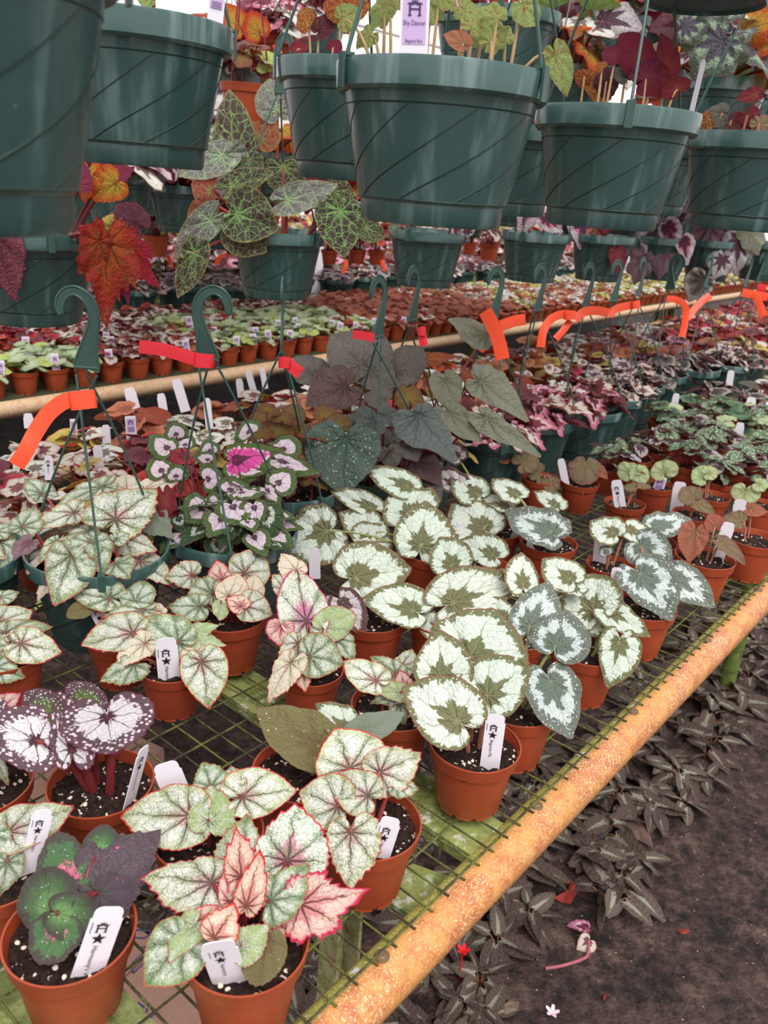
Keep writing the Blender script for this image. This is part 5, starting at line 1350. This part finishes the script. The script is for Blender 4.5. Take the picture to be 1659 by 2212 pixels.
basket(atd(1305, 507, .19 * FPX / 140), 'green hanging basket low under the wine-red basket with pink-edged leaves', [(1262, 480, 1256, 538, 52, 'pink_silver', 'wing'), (1290, 490, 1285, 560, 34, 'far_red', 'wing'), (1310, 485, 1312, 505, 30, 'wine', 'heart'), (1335, 545, 1340, 590, 36, 'wine', 'heart')], stem='d', face=FA, tilt=.25, lift=.0, pull=.07)
SPm, PG = 'silver_plum', 'plum_grey'
basket(atd(1435, 512, .19 * FPX / 130), 'green hanging basket smothered in silver and plum leaves, low at the right', [
    (1470, 470, 1440, 455, 50, SPm, 'maple'), (1410, 480, 1375, 520, 60, SPm, 'maple'), (1415, 505, 1422, 590, 66, SPm, 'maple'), (1390, 560, 1372, 610, 50, PG, 'maple'), (1440, 540, 1425, 600, 44, PG, 'maple'), (1440, 490, 1465, 555, 44, 'pink_silver', 'wing'), (1475, 520, 1488, 570, 40, 'pink_silver', 'wing')], stem='d', face=FA, tilt=.22, lift=.0, pull=.07, srad=.0016)
basket(atd(1540, 518, .19 * FPX / 124), 'green hanging basket low near the right edge with a dark leaf drooping far below', [
    (1560, 480, 1600, 500, 60, SPm, 'maple'), (1595, 520, 1590, 590, 62, SPm, 'maple'), (1530, 490, 1530, 555, 84, PG, 'maple'), (1620, 500, 1640, 545, 50, 'olive_leaf', 'maple'), (1560, 560, 1545, 600, 50, SPm, 'maple'), (1520, 605, 1490, 650, 60, 'far_dark', 'rex')], stem='d', face=FA, tilt=.22, lift=.0, pull=.07, srad=.0016)
basket(atd(1655, 522, .19 * FPX / 118), 'green hanging basket low, cut by the right edge', [(1630, 505, 1615, 540, 30, SPm, 'heart')], stem='d', face=FA, tilt=.25, lift=.0)
plant_label((898, -30), (893, 110), 62, 'lilac name label in the central hanging basket, reading Shy Dancer', [('Shy Dancer', .40, .78), ('Begonia Rex', .13, .60)], None, lilac=True, d=.70)
plant_label((1521, 128), (1499, 220), 11, 'thin white label stuck upright in the wine-red hanging basket', None, None, d=.19 * FPX / 340)
plant_label((472, -35), (466, 30), 34, 'lilac label at the rim of the second hanging basket', None, None, lilac=True, d=.19 * FPX / 440)

# bushy hanging baskets further back, seen against the light
fol('h_red', ['scarlet', 'orange_yellow', 'wine', 'forest_silver'], 'rex', 20, .10, .13, .14, stem=STEM_D, seg=40, rings=5, upright=.25, hang=.02)
fol('h_silver', ['forest_silver', 'silver_plum', 'far_white', 'orange_yellow'], 'rex', 20, .10, .13, .14, stem=STEM_R, seg=40, rings=5, upright=.25, hang=.02)
fol('h_plum', ['plum_grey', 'silver_plum', 'wine', 'orange_yellow'], 'maple', 22, .09, .12, .14, stem=STEM_D, seg=40, rings=5, upright=.25, hang=.03)
fol('h_pink', ['far_pink', 'pink_silver', 'far_white', 'far_maroon'], 'rex', 20, .08, .10, .12, stem=STEM_R, seg=36, rings=5, upright=.3, hang=.02)
BACKH = [(1240, 150, 1.75, 'h_silver', 'silver and red begonia basket against the light, above the gap right of the central basket'),
         (1330, 40, 2.1, 'h_red', 'orange-red begonia basket high behind the wine-red basket'),
         (1440, 60, 2.3, 'h_silver', 'silver-leaved basket high between the two right-hand hanging baskets'),
         (1545, 175, 1.45, 'h_silver', 'basket with one big dark green and silver leaf at the top right'),
         (1640, 150, 1.9, 'h_plum', 'plum-leaved basket at the right edge above the frilled one'),
         (1580, 30, 2.6, 'h_red', 'glowing orange basket in the top right distance'),
         (1480, 210, 2.6, 'h_red', 'red-leaved basket far back right of the wine leaves'),
         (1210, 20, 2.6, 'h_red', 'red begonia basket at the top, right of the small high basket'),
         (1000, 40, 2.9, 'h_pink', 'pale pink begonia basket far behind the lilac label'),
         (690, 40, 2.8, 'h_pink', 'pale begonia basket at the top behind the spotted stems')]
for k, (x, y, d, key, lab) in enumerate(BACKH):
    p = atd(x, y, d)
    root = thing('hanging_basket', p - UPV * BH, lab, 'plant basket', 'bushy hanging baskets further back')
    obj('basket', BASKET, root)
    f = obj('foliage', FOL[key][k % 3], root, Vector((0, 0, BH - .02))); f.rotation_euler.z = k * 1.3
    add_hanger(root, FA, Vector((0, 0, 0)), k * .7, True)
MORE = [(255, 375, 2.1, 'h_pink'), (390, 400, 2.4, 'h_plum'), (585, 330, 2.7, 'h_silver'), (310, 440, 3.4, 'h_silver'), (470, 470, 3.6, 'h_pink'), (700, 300, 3.2, 'h_red'), (1130, 300, 2.6, 'h_red'), (1460, 330, 2.4, 'h_red'), (205, 400, 2.5, 'h_pink'), (330, 380, 2.9, 'h_silver'), (440, 330, 3.2, 'h_plum'), (150, 330, 3.3, 'h_red'), (560, 420, 3.0, 'h_plum'), (660, 380, 3.5, 'h_pink'), (760, 440, 3.2, 'h_red'), (1010, 440, 3.4, 'h_silver'),
        (1110, 400, 2.7, 'h_pink'), (1230, 430, 3.2, 'h_plum'), (1340, 470, 3.0, 'h_plum'), (1450, 440, 2.6, 'h_plum'), (1560, 450, 2.9, 'h_pink'), (300, 250, 4.0, 'h_pink'), (500, 130, 3.0, 'h_red'), (540, 250, 3.6, 'h_silver'), (1150, 180, 3.4, 'h_silver'), (1640, 330, 3.0, 'h_plum')]
for k, (x, y, d, key) in enumerate(MORE):
    p = atd(x, y, d)
    root = thing('hanging_basket', p - UPV * BH, 'leafy basket in the distant hanging rows, seen between the nearer baskets', 'plant basket', 'leafy baskets in the distant hanging rows')
    obj('basket', BASKET, root)
    f = obj('foliage', FOL[key][k % 3], root, Vector((0, 0, BH - .02))); f.rotation_euler.z = k * 1.7; f.scale = (1.5, 1.5, 1.35)
    add_hanger(root, FA, Vector((0, 0, 0)), k * .7, True)
# one large dark and silver leaf of the basket at the right, facing the camera
for o in [o for o in COL.objects if str(o.get('label', '')).startswith('basket with one big dark green')]:
    c = o.location + UPV * (BH + .05)
    leaf_set(o, c, o.location + UPV * BH, [(1560, 90, 1500, 160, 130, 'forest_silver', 'maple'), (1480, 55, 1540, 30, 70, 'forest_silver', 'rex')], 'd', 'forest_silver', 'maple', .25, .02, .04, .003, .006, .16)
# terracotta hanging pots on red twine
def twine_pot(x, y, d, dia, key, label, cords=True, sc=1.0, group='terracotta pots hanging on red twine'):
    p = atd(x, y, d)
    s = dia / .097
    root = thing('hanging_pot', p - UPV * .074 * s, label, 'hanging pot', group)
    o = obj('pot', POT['L'][2], root); o.scale = (s, s, s)
    so = obj('soil', POT['L'][3][0], root); so.scale = (s, s, s)
    f = obj('foliage', RG.choice(FOL[key]), root, Vector((0, 0, .066 * s))); f.scale = (sc, sc, sc); f.rotation_euler.z = x
    for k in range(3):
        a = 2.1 * k + x
        m = MB()
        q0 = Vector((math.cos(a) * dia * .48, math.sin(a) * dia * .48, .072 * s)); q1 = Vector((0, 0, .072 * s + dia * 3.2))
        # two strands twisted together
        for ph in (0, math.pi):
            m.tube([q0.lerp(q1, t / 40) + Vector((math.cos(t * .9 + ph), math.sin(t * .9 + ph), 0)) * .0012 for t in range(41)], .0013 * (1 if d < 2.5 else 1.4), 5)
        m.build('twine', RED_CORD, root)
    return root
twine_pot(530, 182, 2.0, .125, 'f_bronze', 'terracotta pot on red twine, dark small leaves, left of the small green basket', sc=1.5)
twine_pot(588, 82, 2.1, .135, 'h_pink', 'terracotta pot on red twine high up with pale pink-stemmed leaves', sc=.9)
LUMI = [o for o in COL.objects if str(o.get('label', '')).startswith('terracotta pot on red twine')]
leaf_set(LUMI[0], LUMI[0].location + UPV * .10, LUMI[0].location + UPV * .085, [(520, 60, 492, 4, 56, 'orange_yellow', 'heart'), (505, 120, 482, 88, 50, 'far_lime', 'heart'), (545, 112, 530, 84, 44, 'far_lime', 'heart'), (560, 70, 540, 20, 54, 'orange_yellow', 'heart'), (500, 150, 478, 138, 44, 'dark_green_rim', 'heart'), (575, 130, 590, 112, 44, 'far_lime', 'heart'), (540, 160, 528, 182, 44, 'dark_slate', 'heart'), (575, 150, 566, 128, 40, 'far_lime', 'heart'), (480, 100, 470, 122, 40, 'scarlet', 'heart')], 'd', 'far_lime', 'heart', .3, .04, .03, .0014, .004)
for x, y, w, d, key in ((408, 366, 46, 3.7, 'f_pink'), (337, 508, 58, 3.1, 'f_pink'), (712, 540, 38, 3.9, 'f_red'), (772, 538, 40, 3.9, 'f_red'), (815, 540, 40, 3.9, 'f_red'), (1016, 523, 34, 4.3, 'f_silver'), (1058, 525, 46, 4.0, 'f_silver'), (432, 530, 44, 3.9, 'f_silver'), (1290, 492, 30, 4.6, 'f_red')):
    twine_pot(x, y, d, w * d / FPX, key, {408: 'small terracotta hanging pot under the second basket', 337: 'small terracotta hanging pot of pink-centred leaves behind the scarlet leaf', 712: 'small terracotta hanging pot just right of the tortoiseshell basket', 772: 'small terracotta hanging pot left of two red ones, below the central basket', 815: 'small terracotta hanging pot with drooping red leaves below the central basket',
              1016: 'small terracotta hanging pot, left one of the pair right of the low central basket', 1058: 'small terracotta hanging pot, right one of the pair right of the low central basket', 432: 'small terracotta hanging pot behind the silver tortoiseshell leaf', 1290: 'small terracotta hanging pot behind the low basket with pink-edged leaves'}[x], sc=1.5)
# leaves over the pink hanging pot
# ---- rails the baskets hang from
def hang_rail(v, z, rad, lab, u0=-1.0, u1=7.0):
    m = MB(); m.tube([puv(u0, v, z) - puv(u0, v, z), puv(u1, v, z) - puv(u0, v, z)], rad, 16)
    tag(m.build('hanging_rail', STEEL, None, True, puv(u0, v, z)), lab, 'rail')
hang_rail(.487, .411, .010, 'grey steel rail carrying the nearest hanging baskets, above the picture')
hang_rail(.768, .44, .010, 'grey steel rail carrying the second row of hanging baskets, above the picture')

# ================================================================== FLAGGING TAPES ON THE HANGERS
def tape(pts, w, d, mat, label, knot=None, twist=0.0):
    """a strip of tape through pixel points at distance d"""
    P = crom([atd(x, y, d[k] if isinstance(d, (list, tuple)) else d) for k, (x, y) in enumerate(pts)], 5)
    n = len(P); c = P[0].copy()
    V, F = [], []
    for k in range(n):
        t = (P[min(k + 1, n - 1)] - P[max(k - 1, 0)]).normalized()
        v = (-P[k]).normalized()
        s = t.cross(v).normalized()
        a = twist * math.sin(math.pi * k / (n - 1))
        s = (s * math.cos(a) + v * math.sin(a))
        q = s.cross(t).normalized()
        hw = w / 2 * P[k].dot(FW) / FPX
        # a shallow curl across the width, and real thickness
        for j, (e, cu) in enumerate(((-1, 0), (-.5, .05), (0, .07), (.5, .05), (1, 0))):
            V.append(P[k] + s * hw * e + q * hw * cu - c)
        for e, cu in ((-1, 0), (-.5, .05), (0, .07), (.5, .05), (1, 0)):
            V.append(P[k] + s * hw * e + q * (hw * cu - .0004) - c)
    for k in range(n - 1):
        a, b = k * 10, k * 10 + 10
        for j in range(4):
            F.append((a + j, a + j + 1, b + j + 1, b + j)); F.append((a + 5 + j, b + 5 + j, b + 6 + j, a + 6 + j))
        F.append((a, b, b + 5, a + 5)); F.append((a + 4, a + 9, b + 9, b + 4))
    m = MB(); m.add(V, F)
    if knot:
        (x0, y0), (x1, y1), kw = knot
        dd = (d[0] if isinstance(d, (list, tuple)) else d)
        A, B = atd(x0, y0, dd), atd(x1, y1, dd)
        ax = (B - A); L_ = ax.length; ax.normalize(); v = (-A).normalized(); ay = ax.cross(v).normalized(); v = ay.cross(ax)
        hh = kw / 2 * dd / FPX
        ring = []
        for j in range(16):
            a = 2 * math.pi * j / 16
            ring.append((math.copysign(abs(math.cos(a)) ** .6, math.cos(a)) * L_ / 2, math.copysign(abs(math.sin(a)) ** .8, math.sin(a)) * .009))
        ctr = (A + B) / 2 - c
        vv = [ctr + ax * x * (1 - .06 * abs(e)) - v * y * -1 + ay * hh * e for e in (-1, -.6, -.2, .2, .6, 1) for x, y in ring]
        m.add(vv, [(i * 16 + j, i * 16 + (j + 1) % 16, (i + 1) * 16 + (j + 1) % 16, (i + 1) * 16 + j) for i in range(5) for j in range(16)])
    o = m.build('flagging_tape', mat, None, True, c)
    return tag(o, label, 'tape', 'flagging tapes on the hangers')
tape([(166, 862), (138, 868), (105, 893), (76, 935), (55, 975), (35, 1006)], 34, [.97, .965, .96, .955, .95, .95], ORANGE, 'wide orange tape tied round the left hanger, its tail curving down to the left', ((150, 867), (208, 861), 40))
tape([(462, 780), (420, 775), (360, 757), (300, 748)], 28, [1.055, 1.05, 1.04, 1.03], RED, 'long red tape pointing left from the second hook', ((418, 778), (462, 781), 30))
tape([(620, 782), (636, 797), (650, 806)], 26, 1.15, RED, 'short red tape knotted on the edge-on third hook', ((601, 783), (628, 783), 24))
tape([(762, 722), (785, 725), (808, 731)], 18, 1.28, RED, 'red tape tip above the big dark leaf')
tape([(909, 706), (912, 725), (916, 747)], 18, 1.44, RED, 'small red tape on the hook right of the big dark leaf', ((902, 716), (920, 716), 18))
tape([(1048, 672), (1066, 706), (1078, 740), (1086, 776)], 30, 1.52, ORANGE, 'broad orange tape hanging straight down over the grey leaf')
tape([(1058, 728), (1045, 740), (1034, 757)], 22, 1.60, ORANGE, 'short orange tape end behind the broad hanging one')
tape([(1082, 704), (1110, 694), (1135, 690)], 24, 1.62, ORANGE, 'orange tape pointing right from the broad hanging one')
tape([(1242, 681), (1215, 679), (1190, 690), (1174, 715), (1168, 750)], 18, 1.76, ORANGE, 'orange tape arching left and down from the pink basket hook', ((1218, 682), (1244, 681), 18))
tape([(1232, 692), (1218, 712), (1200, 732)], 15, 1.77, ORANGE, 'second orange tail slanting down under the arch')
tape([(1242, 690), (1262, 674), (1288, 671), (1314, 676)], 19, 1.86, ORANGE, 'orange tape bridging two hooks right of the arch')
tape([(1314, 682), (1330, 668), (1355, 661), (1382, 657)], 17, 1.95, ORANGE, 'orange tape rising to the fifth hook from the right', ((1362, 660), (1382, 657), 17))
tape([(1440, 645), (1462, 648), (1480, 662), (1480, 695), (1473, 728)], 14, 2.3, ORANGE, 'thin orange tape turning down in a long tail')
tape([(1535, 638), (1515, 652), (1498, 670), (1484, 688)], 15, 2.4, ORANGE, 'red-orange tape slanting left below the drooping dark leaf')
tape([(1603, 632), (1625, 636), (1659, 642)], 17, 2.5, ORANGE, 'orange tape running level to the right edge')
tape([(1632, 638), (1642, 660), (1651, 684)], 15, 2.49, ORANGE, 'orange tail hanging under the level tape at the right edge')
tape([(1636, 620), (1655, 624)], 16, 2.55, RED, 'red tape scrap above the level orange tape at the right edge')
tape([(596, 95), (600, 108), (602, 122)], 16, 1.62, RED, 'pink-red tape on the flat hook left of the small green hanging basket')
for k, (pts, w, d) in enumerate([(((440, 563), (436, 580), (430, 600)), 10, 3.5), (((490, 550), (475, 556), (466, 572)), 9, 3.5), (((748, 562), (746, 575), (741, 590)), 9, 3.8), (((825, 562), (829, 575), (832, 585)), 9, 3.8), (((362, 552), (368, 566), (372, 578)), 8, 3.2)]):
    tape(pts, w, d, ORANGE, ['orange tape dangling under the silver tortoiseshell leaf', 'small orange tape curl left of the tortoiseshell basket', 'orange tape end under a small terracotta pot right of the tortoiseshell basket', 'orange tape end under the red-leaved terracotta pot', 'orange tape end beside the scarlet leaf'][k])

# ================================================================== FLOOR
def grid(name, x0, x1, y0, y1, nx, ny, fz, mat):
    v = [(x0 + (x1 - x0) * i / nx, y0 + (y1 - y0) * j / ny, fz(x0 + (x1 - x0) * i / nx, y0 + (y1 - y0) * j / ny)) for j in range(ny + 1) for i in range(nx + 1)]
    f = [(j * (nx + 1) + i, j * (nx + 1) + i + 1, (j + 1) * (nx + 1) + i + 1, (j + 1) * (nx + 1) + i) for j in range(ny) for i in range(nx)]
    o = obj(name, mesh(name, v, f, mat)); o['kind'] = 'structure'
    return o
grid('floor', -14, 16, -4, 18, 150, 110, lambda x, y: ZG + .012 * noise.noise(Vector((x * 1.3, y * 1.3, 0))) + .006 * noise.noise(Vector((x * 5, y * 5, 3))), DIRT)

fol('g_brown', ['floor_brown', 'floor_grey', 'floor_brown'], 'oval', 9, .085, .055, .075, stem=STEM_B, seg=36, rings=6)
fol('g_grey', ['floor_grey', 'floor_brown'], 'oval', 8, .075, .05, .07, stem=STEM_B, seg=36, rings=6)
fol('g_dry', ['floor_brown'], 'oval', 6, .095, .045, .08, stem=STEM_B, seg=36, rings=6)
ng = 0
KEEP = [(at(1225, 1925, ZG), .085), (at(1255, 2030, ZG), .07), (at(1225, 2085, ZG), .07), (at(1380, 1800, ZG), .06), (at(1095, 2178, ZG), .05), (at(1192, 2190, ZG), .05)]
for j in range(15):
    for i in range(46):
        u = .55 + i * .080 + RG.uniform(-.03, .03)
        v = .425 + j * .082 + RG.uniform(-.03, .03) + .03 * max(0, u - 1.6)
        if RG.random() < .10: continue
        if u < 1.35 and v > 1.30: continue
        p = puv(u, v, ZG + .004)
        if not inframe(p, 120, 120): continue
        if u > 3.3 or v > .75 + .7 * max(0, min(1, 1.6 - u)): continue
        edge = v < .56
        if any((p - q).length < rr for q, rr in KEEP): continue
        key = RG.choice(('g_brown', 'g_grey', 'g_brown', 'g_dry'))
        root = thing('ground_plant', p, 'brown-leaved creeping plant with a pale midrib at the edge of the dirt path' if edge else 'brown-leaved creeping plant in the shade under the near bench', 'ground plant', 'creeping plants along the path edge' if edge else 'creeping plants under the bench')
        f = obj('foliage', RG.choice(FOL[key]), root); f.rotation_euler.z = RG.uniform(0, 6); s = RG.uniform(.55, .95); f.scale = (s, s, s)
        ng += 1
fol('weed', ['weed_green'], 'heart', 9, .055, .10, .06, stem=STEM_G, seg=36, rings=5)
fol('lime_weed', ['far_lime'], 'maple', 9, .06, .07, .06, stem=STEM_G, seg=36, rings=5)
def ground_thing(x, y, key, name, label, cat, s=1.0, z=ZG):
    root = thing(name, at(x, y, z), label, cat)
    f = obj('foliage', FOL[key][0], root); f.scale = (s, s, s)
    return root
ground_thing(388, 2240, 'weed', 'weed', 'green weed growing up under the mesh between the two front pots', 'weed', 1.3)
ground_thing(150, 1300, 'lime_weed', 'weed', 'bright lime-green weed on the floor seen through the mesh beside the left basket', 'weed', 1.25)
for x, y in ((1312, 1810), (1352, 1824)):
    ground_thing(x, y, 'lime_weed', 'clover_seedling', 'tiny green clover seedling on the dirt, ' + ('left one of two' if x < 1330 else 'right one of two'), 'seedling', .12)
ground_thing(1388, 1523, 'weed', 'weed', 'small pale green seedling near the foot of the green bench leg', 'seedling', .35)

def flat_leaf(pts, x, y, mat, name, label, cat, lift=.006):
    """a fallen leaf lying on the dirt: outline in pixels, gently buckled"""
    P = [at(px, py, ZG + lift + .006 * math.sin(k * 2.3)) for k, (px, py) in enumerate(pts)]
    c = sum(P, Vector()) / len(P)
    V = [Vector((0, 0, .006))] + [p - c for p in P] + [(p - c) * .55 + Vector((0, 0, .005)) for p in P]
    n = len(P)
    F = [(0, n + 1 + k, n + 1 + (k + 1) % n) for k in range(n)] + [(n + 1 + k, 1 + k, 1 + (k + 1) % n, n + 1 + (k + 1) % n) for k in range(n)]
    V2 = V + [v - Vector((0, 0, .0006)) for v in V]
    o2 = len(V)
    F2 = F + [tuple(q + o2 for q in f[::-1]) for f in F]
    m = MB(); m.add(V2, F2)
    return tag(m.build(name, mat, None, True, c), label, cat)
flat_leaf([(1231, 1897), (1243, 1912), (1256, 1915), (1246, 1930), (1232, 1952), (1215, 1950), (1196, 1940), (1210, 1930), (1225, 1925)], 0, 0, FALLEN, 'fallen_leaf', 'crumpled red fallen leaf on the dirt beside the bench pipe', 'fallen leaf')
flat_leaf([(1180, 1932), (1190, 1928), (1200, 1936), (1192, 1944)], 0, 0, FALLEN, 'fallen_leaf', 'small piece of the red fallen leaf lying left of it', 'fallen leaf')
flat_leaf([(1256, 1838), (1266, 1846), (1270, 1862), (1258, 1852)], 0, 0, FALLEN, 'fallen_leaf', 'narrow red leaf scrap up the path from the crumpled one', 'fallen leaf')
flat_leaf([(1463, 2010), (1478, 2009), (1490, 2010), (1484, 2017), (1472, 2018)], 0, 0, FALLEN, 'fallen_leaf', 'red leaf scrap alone on the open dirt', 'fallen leaf')
flat_leaf([(1352, 1876), (1358, 1874), (1360, 1886), (1355, 1884)], 0, 0, FALLEN, 'fallen_leaf', 'tiny bright red petal scrap on the dirt', 'fallen leaf')
flat_leaf([(1301, 2148), (1308, 2150), (1309, 2160), (1302, 2158)], 0, 0, FALLEN, 'fallen_leaf', 'tiny orange-red scrap low on the dirt', 'fallen leaf')
flat_leaf([(1330, 1750), (1352, 1748), (1380, 1765), (1402, 1795), (1412, 1832), (1385, 1818), (1350, 1795)], 0, 0, m_plain('dry_leaf', (112, 84, 76), .7, .3, 120), 'fallen_leaf', 'long dry brown leaf lying at the edge of the path', 'fallen leaf', .012)
flat_leaf([(1072, 2178), (1100, 2160), (1122, 2164), (1118, 2182), (1090, 2192), (1068, 2192)], 0, 0, m_plain('dry_leaf_b', (122, 98, 82), .7, .3, 120), 'fallen_leaf', 'dry tan leaf at the bottom of the picture beside the creeping plants', 'fallen leaf', .014)
# fallen pink stem with its wilted leaf
m = MB(); m.tube(crom([at(1178, 2092, ZG + .006), at(1215, 2086, ZG + .008), at(1258, 2072, ZG + .008), at(1270, 2060, ZG + .008), at(1271, 2030, ZG + .012), at(1266, 2006, ZG + .012)], 5), .0032, 8)
c0 = at(1220, 2080, ZG)
root = thing('wilted_sprig', c0, 'fallen pink begonia stem with a wilted leaf, lying on the dirt', 'fallen sprig')
o = m.build('stem', m_plain('pink_stem', (172, 92, 104), .5, .2, 80), root); o.location = -c0
add_leaf(root, at(1268, 2004, ZG + .014), at(1222, 1994, ZG + .01), .035, UPV, 'far_pink', 'spear')
add_leaf(root, at(1271, 2032, ZG + .014), at(1246, 2050, ZG + .008), .04, (UPV + Vector((.4, -.3, 0))).normalized(), 'far_silver', 'rex')
def flower(x, y, z, mat, r, name, label, n=5):
    m = MB()
    for k in range(n):
        a = 2 * math.pi * k / n
        d = Vector((math.cos(a), math.sin(a), .35)); s = Vector((-math.sin(a), math.cos(a), 0))
        pts = [Vector((0, 0, 0)), d * r * .5 + s * r * .3, d * r + s * r * .22 + UPV * r * .1, d * r * 1.1, d * r - s * r * .22 + UPV * r * .1, d * r * .5 - s * r * .3]
        m.add([p + UPV * r * .3 for p in pts] + [p + UPV * r * .18 for p in pts], [(0, 1, 2, 3, 4, 5), (11, 10, 9, 8, 7, 6)] + [(q, 6 + q, 6 + (q + 1) % 6, (q + 1) % 6) for q in range(6)])
    m.tube([Vector((0, 0, -z)), Vector((0, 0, r * .3))], r * .12, 6)
    return tag(m.build(name, mat, None, True, at(x, y, ZG + z)), label, 'flower')
flower(1000, 2057, .08, FLOWER_R, .012, 'flower', 'small scarlet flower of a creeping plant below the bench pipe')
flower(1192, 2190, .004, FLOWER_P, .012, 'flower', 'tiny pale pink fallen flower low on the dirt')

# cardboard cartons under the bench
def carton(px, py, ztop, w, d, ang, label, printed=False):
    c = at(px, py, ztop)
    H = ztop - ZG
    root = thing('cardboard_box', Vector((c.x, c.y, ZG + .012)), label, 'cardboard box')
    ax, ay = Vector((math.cos(ang), math.sin(ang), 0)), Vector((-math.sin(ang), math.cos(ang), 0))
    m = MB(); m.box((0, 0, (H - .012) / 2 - .0), ax * w / 2, ay * d / 2, UPV * ((H - .012) / 2 - .002))
    m.build('body', CARD, root, False)
    for s in (-1, 1):
        f = MB(); f.box(ay * s * d * .25 + UPV * (H - .012), ax * w / 2, ay * (d * .25 - .002), UPV * .0022); f.build('flap', CARD, root, False)
    if printed:
        k = MB(); zz = UPV * (H - .0085); k2 = MB()
        V, F = text_mesh('RE')
        k.add([(ay * (v.x * .034 - .085) - ax * (v.y * .034 + .01)) + zz for v in V], F)
        V, F = text_mesh('Y')
        k3 = MB()
        k3.add([(ay * (v.x * .034 + .005) - ax * (v.y * .034 + .01)) + zz for v in V], F)
        # outlined arrows of the recycling sign
        for a0 in (0, 120, 240):
            c_, s_ = math.cos(R(a0)), math.sin(R(a0))
            pts = [(-.030, -.040), (.012, -.040), (.012, -.052), (.034, -.032), (.012, -.012), (.012, -.024), (-.018, -.024)]
            Q = [ax * ((x * c_ - y * s_) * .9 + .045) + ay * ((x * s_ + y * c_) * .9 + .03) + zz for x, y in pts]
            for q in range(len(Q)):
                A, B = Q[q], Q[(q + 1) % len(Q)]
                t = (B - A).normalized().cross(UPV) * .0012
                k2.add([A - t, B - t, B + t, A + t], [(0, 1, 2, 3)])
        k.build('printed_lettering', BLUE_INK, root, False); k3.build('printed_letter', BLUE_INK, root, False); k2.build('recycling_mark', BLUE_INK, root, False)
    return root
carton(262, 2120, -1.16, .16, .30, YAW + .15, 'brown cardboard box with blue printing under the mesh, between the two front pots', True)
carton(120, 1655, -1.22, .34, .30, YAW + .2, 'plain brown cardboard box under the mesh below the spotted begonia')

# white greenhouse posts and purlins far behind
for k, (u, v) in enumerate(((3.2, 3.15), (7.0, 3.15), (3.2, 7.3), (7.0, 7.3), (11, 7.3))):
    m = MB(); m.tube([Vector((0, 0, 0)), Vector((0, 0, 3.4))], .03, 16)
    tag(m.build('greenhouse_post', WHITE_P, None, True, puv(u, v, ZG)), ['white greenhouse post behind the central hanging basket', 'white greenhouse post in the right distance', 'white greenhouse post far back at left', 'white greenhouse post far back in the middle', 'white greenhouse post far back at right'][k], 'post')
for k, z in enumerate((.95, 1.6)):
    m = MB(); m.tube([Vector((0, 0, 0)), puv(16, 0, 0)], .025, 12)
    o = m.build('trim_%d' % (k + 1), WHITE_P, None, True, puv(-2, 7.3, z)); o['kind'] = 'structure'

# ================================================================== LIGHT AND CAMERA
w = bpy.data.worlds.new('greenhouse_sky'); SC.world = w
w.use_nodes = True
bg = w.node_tree.nodes['Background']
bg.inputs['Color'].default_value = (1.0, .985, 1.0, 1)
bg.inputs['Strength'].default_value = 1.0
sun = bpy.data.lights.new('sun', 'SUN'); sun.energy = 3.1; sun.angle = R(45); sun.color = (1, .97, .95)
so = bpy.data.objects.new('sun', sun); COL.objects.link(so)
so.rotation_euler = Vector((-.25, .55, -1.0)).to_track_quat('-Z', 'Y').to_euler()

cam = bpy.data.cameras.new('camera')
cam.sensor_fit = 'VERTICAL'; cam.sensor_height = 36.0; cam.sensor_width = 27.0
cam.lens = FPX / 2212 * 36.0
cam.clip_start = .02; cam.clip_end = 100
co = bpy.data.objects.new('camera', cam); COL.objects.link(co)
# image axes -> world
xr = RT0 * CR + UP0 * SR
yu = RT0 * SR - UP0 * CR
mat = Matrix.Identity(4)
for r_ in range(3):
    mat[r_][0] = xr[r_]; mat[r_][1] = -yu[r_]; mat[r_][2] = -FW[r_]
co.matrix_world = mat
cam.dof.use_dof = True
cam.dof.focus_distance = .95
cam.dof.aperture_fstop = 10.5
SC.camera = co
SC.view_settings.view_transform = 'Standard'
SC.view_settings.look = 'None'
SC.view_settings.exposure = 0.18
SC.view_settings.gamma = 1.0
SC.view_settings.use_curve_mapping = False
SC.cycles.max_bounces = 6
SC.cycles.diffuse_bounces = 3
SC.cycles.transmission_bounces = 4
SC.cycles.use_denoising = True
print('COUNTS', nb, nf, ng, len(COL.objects))
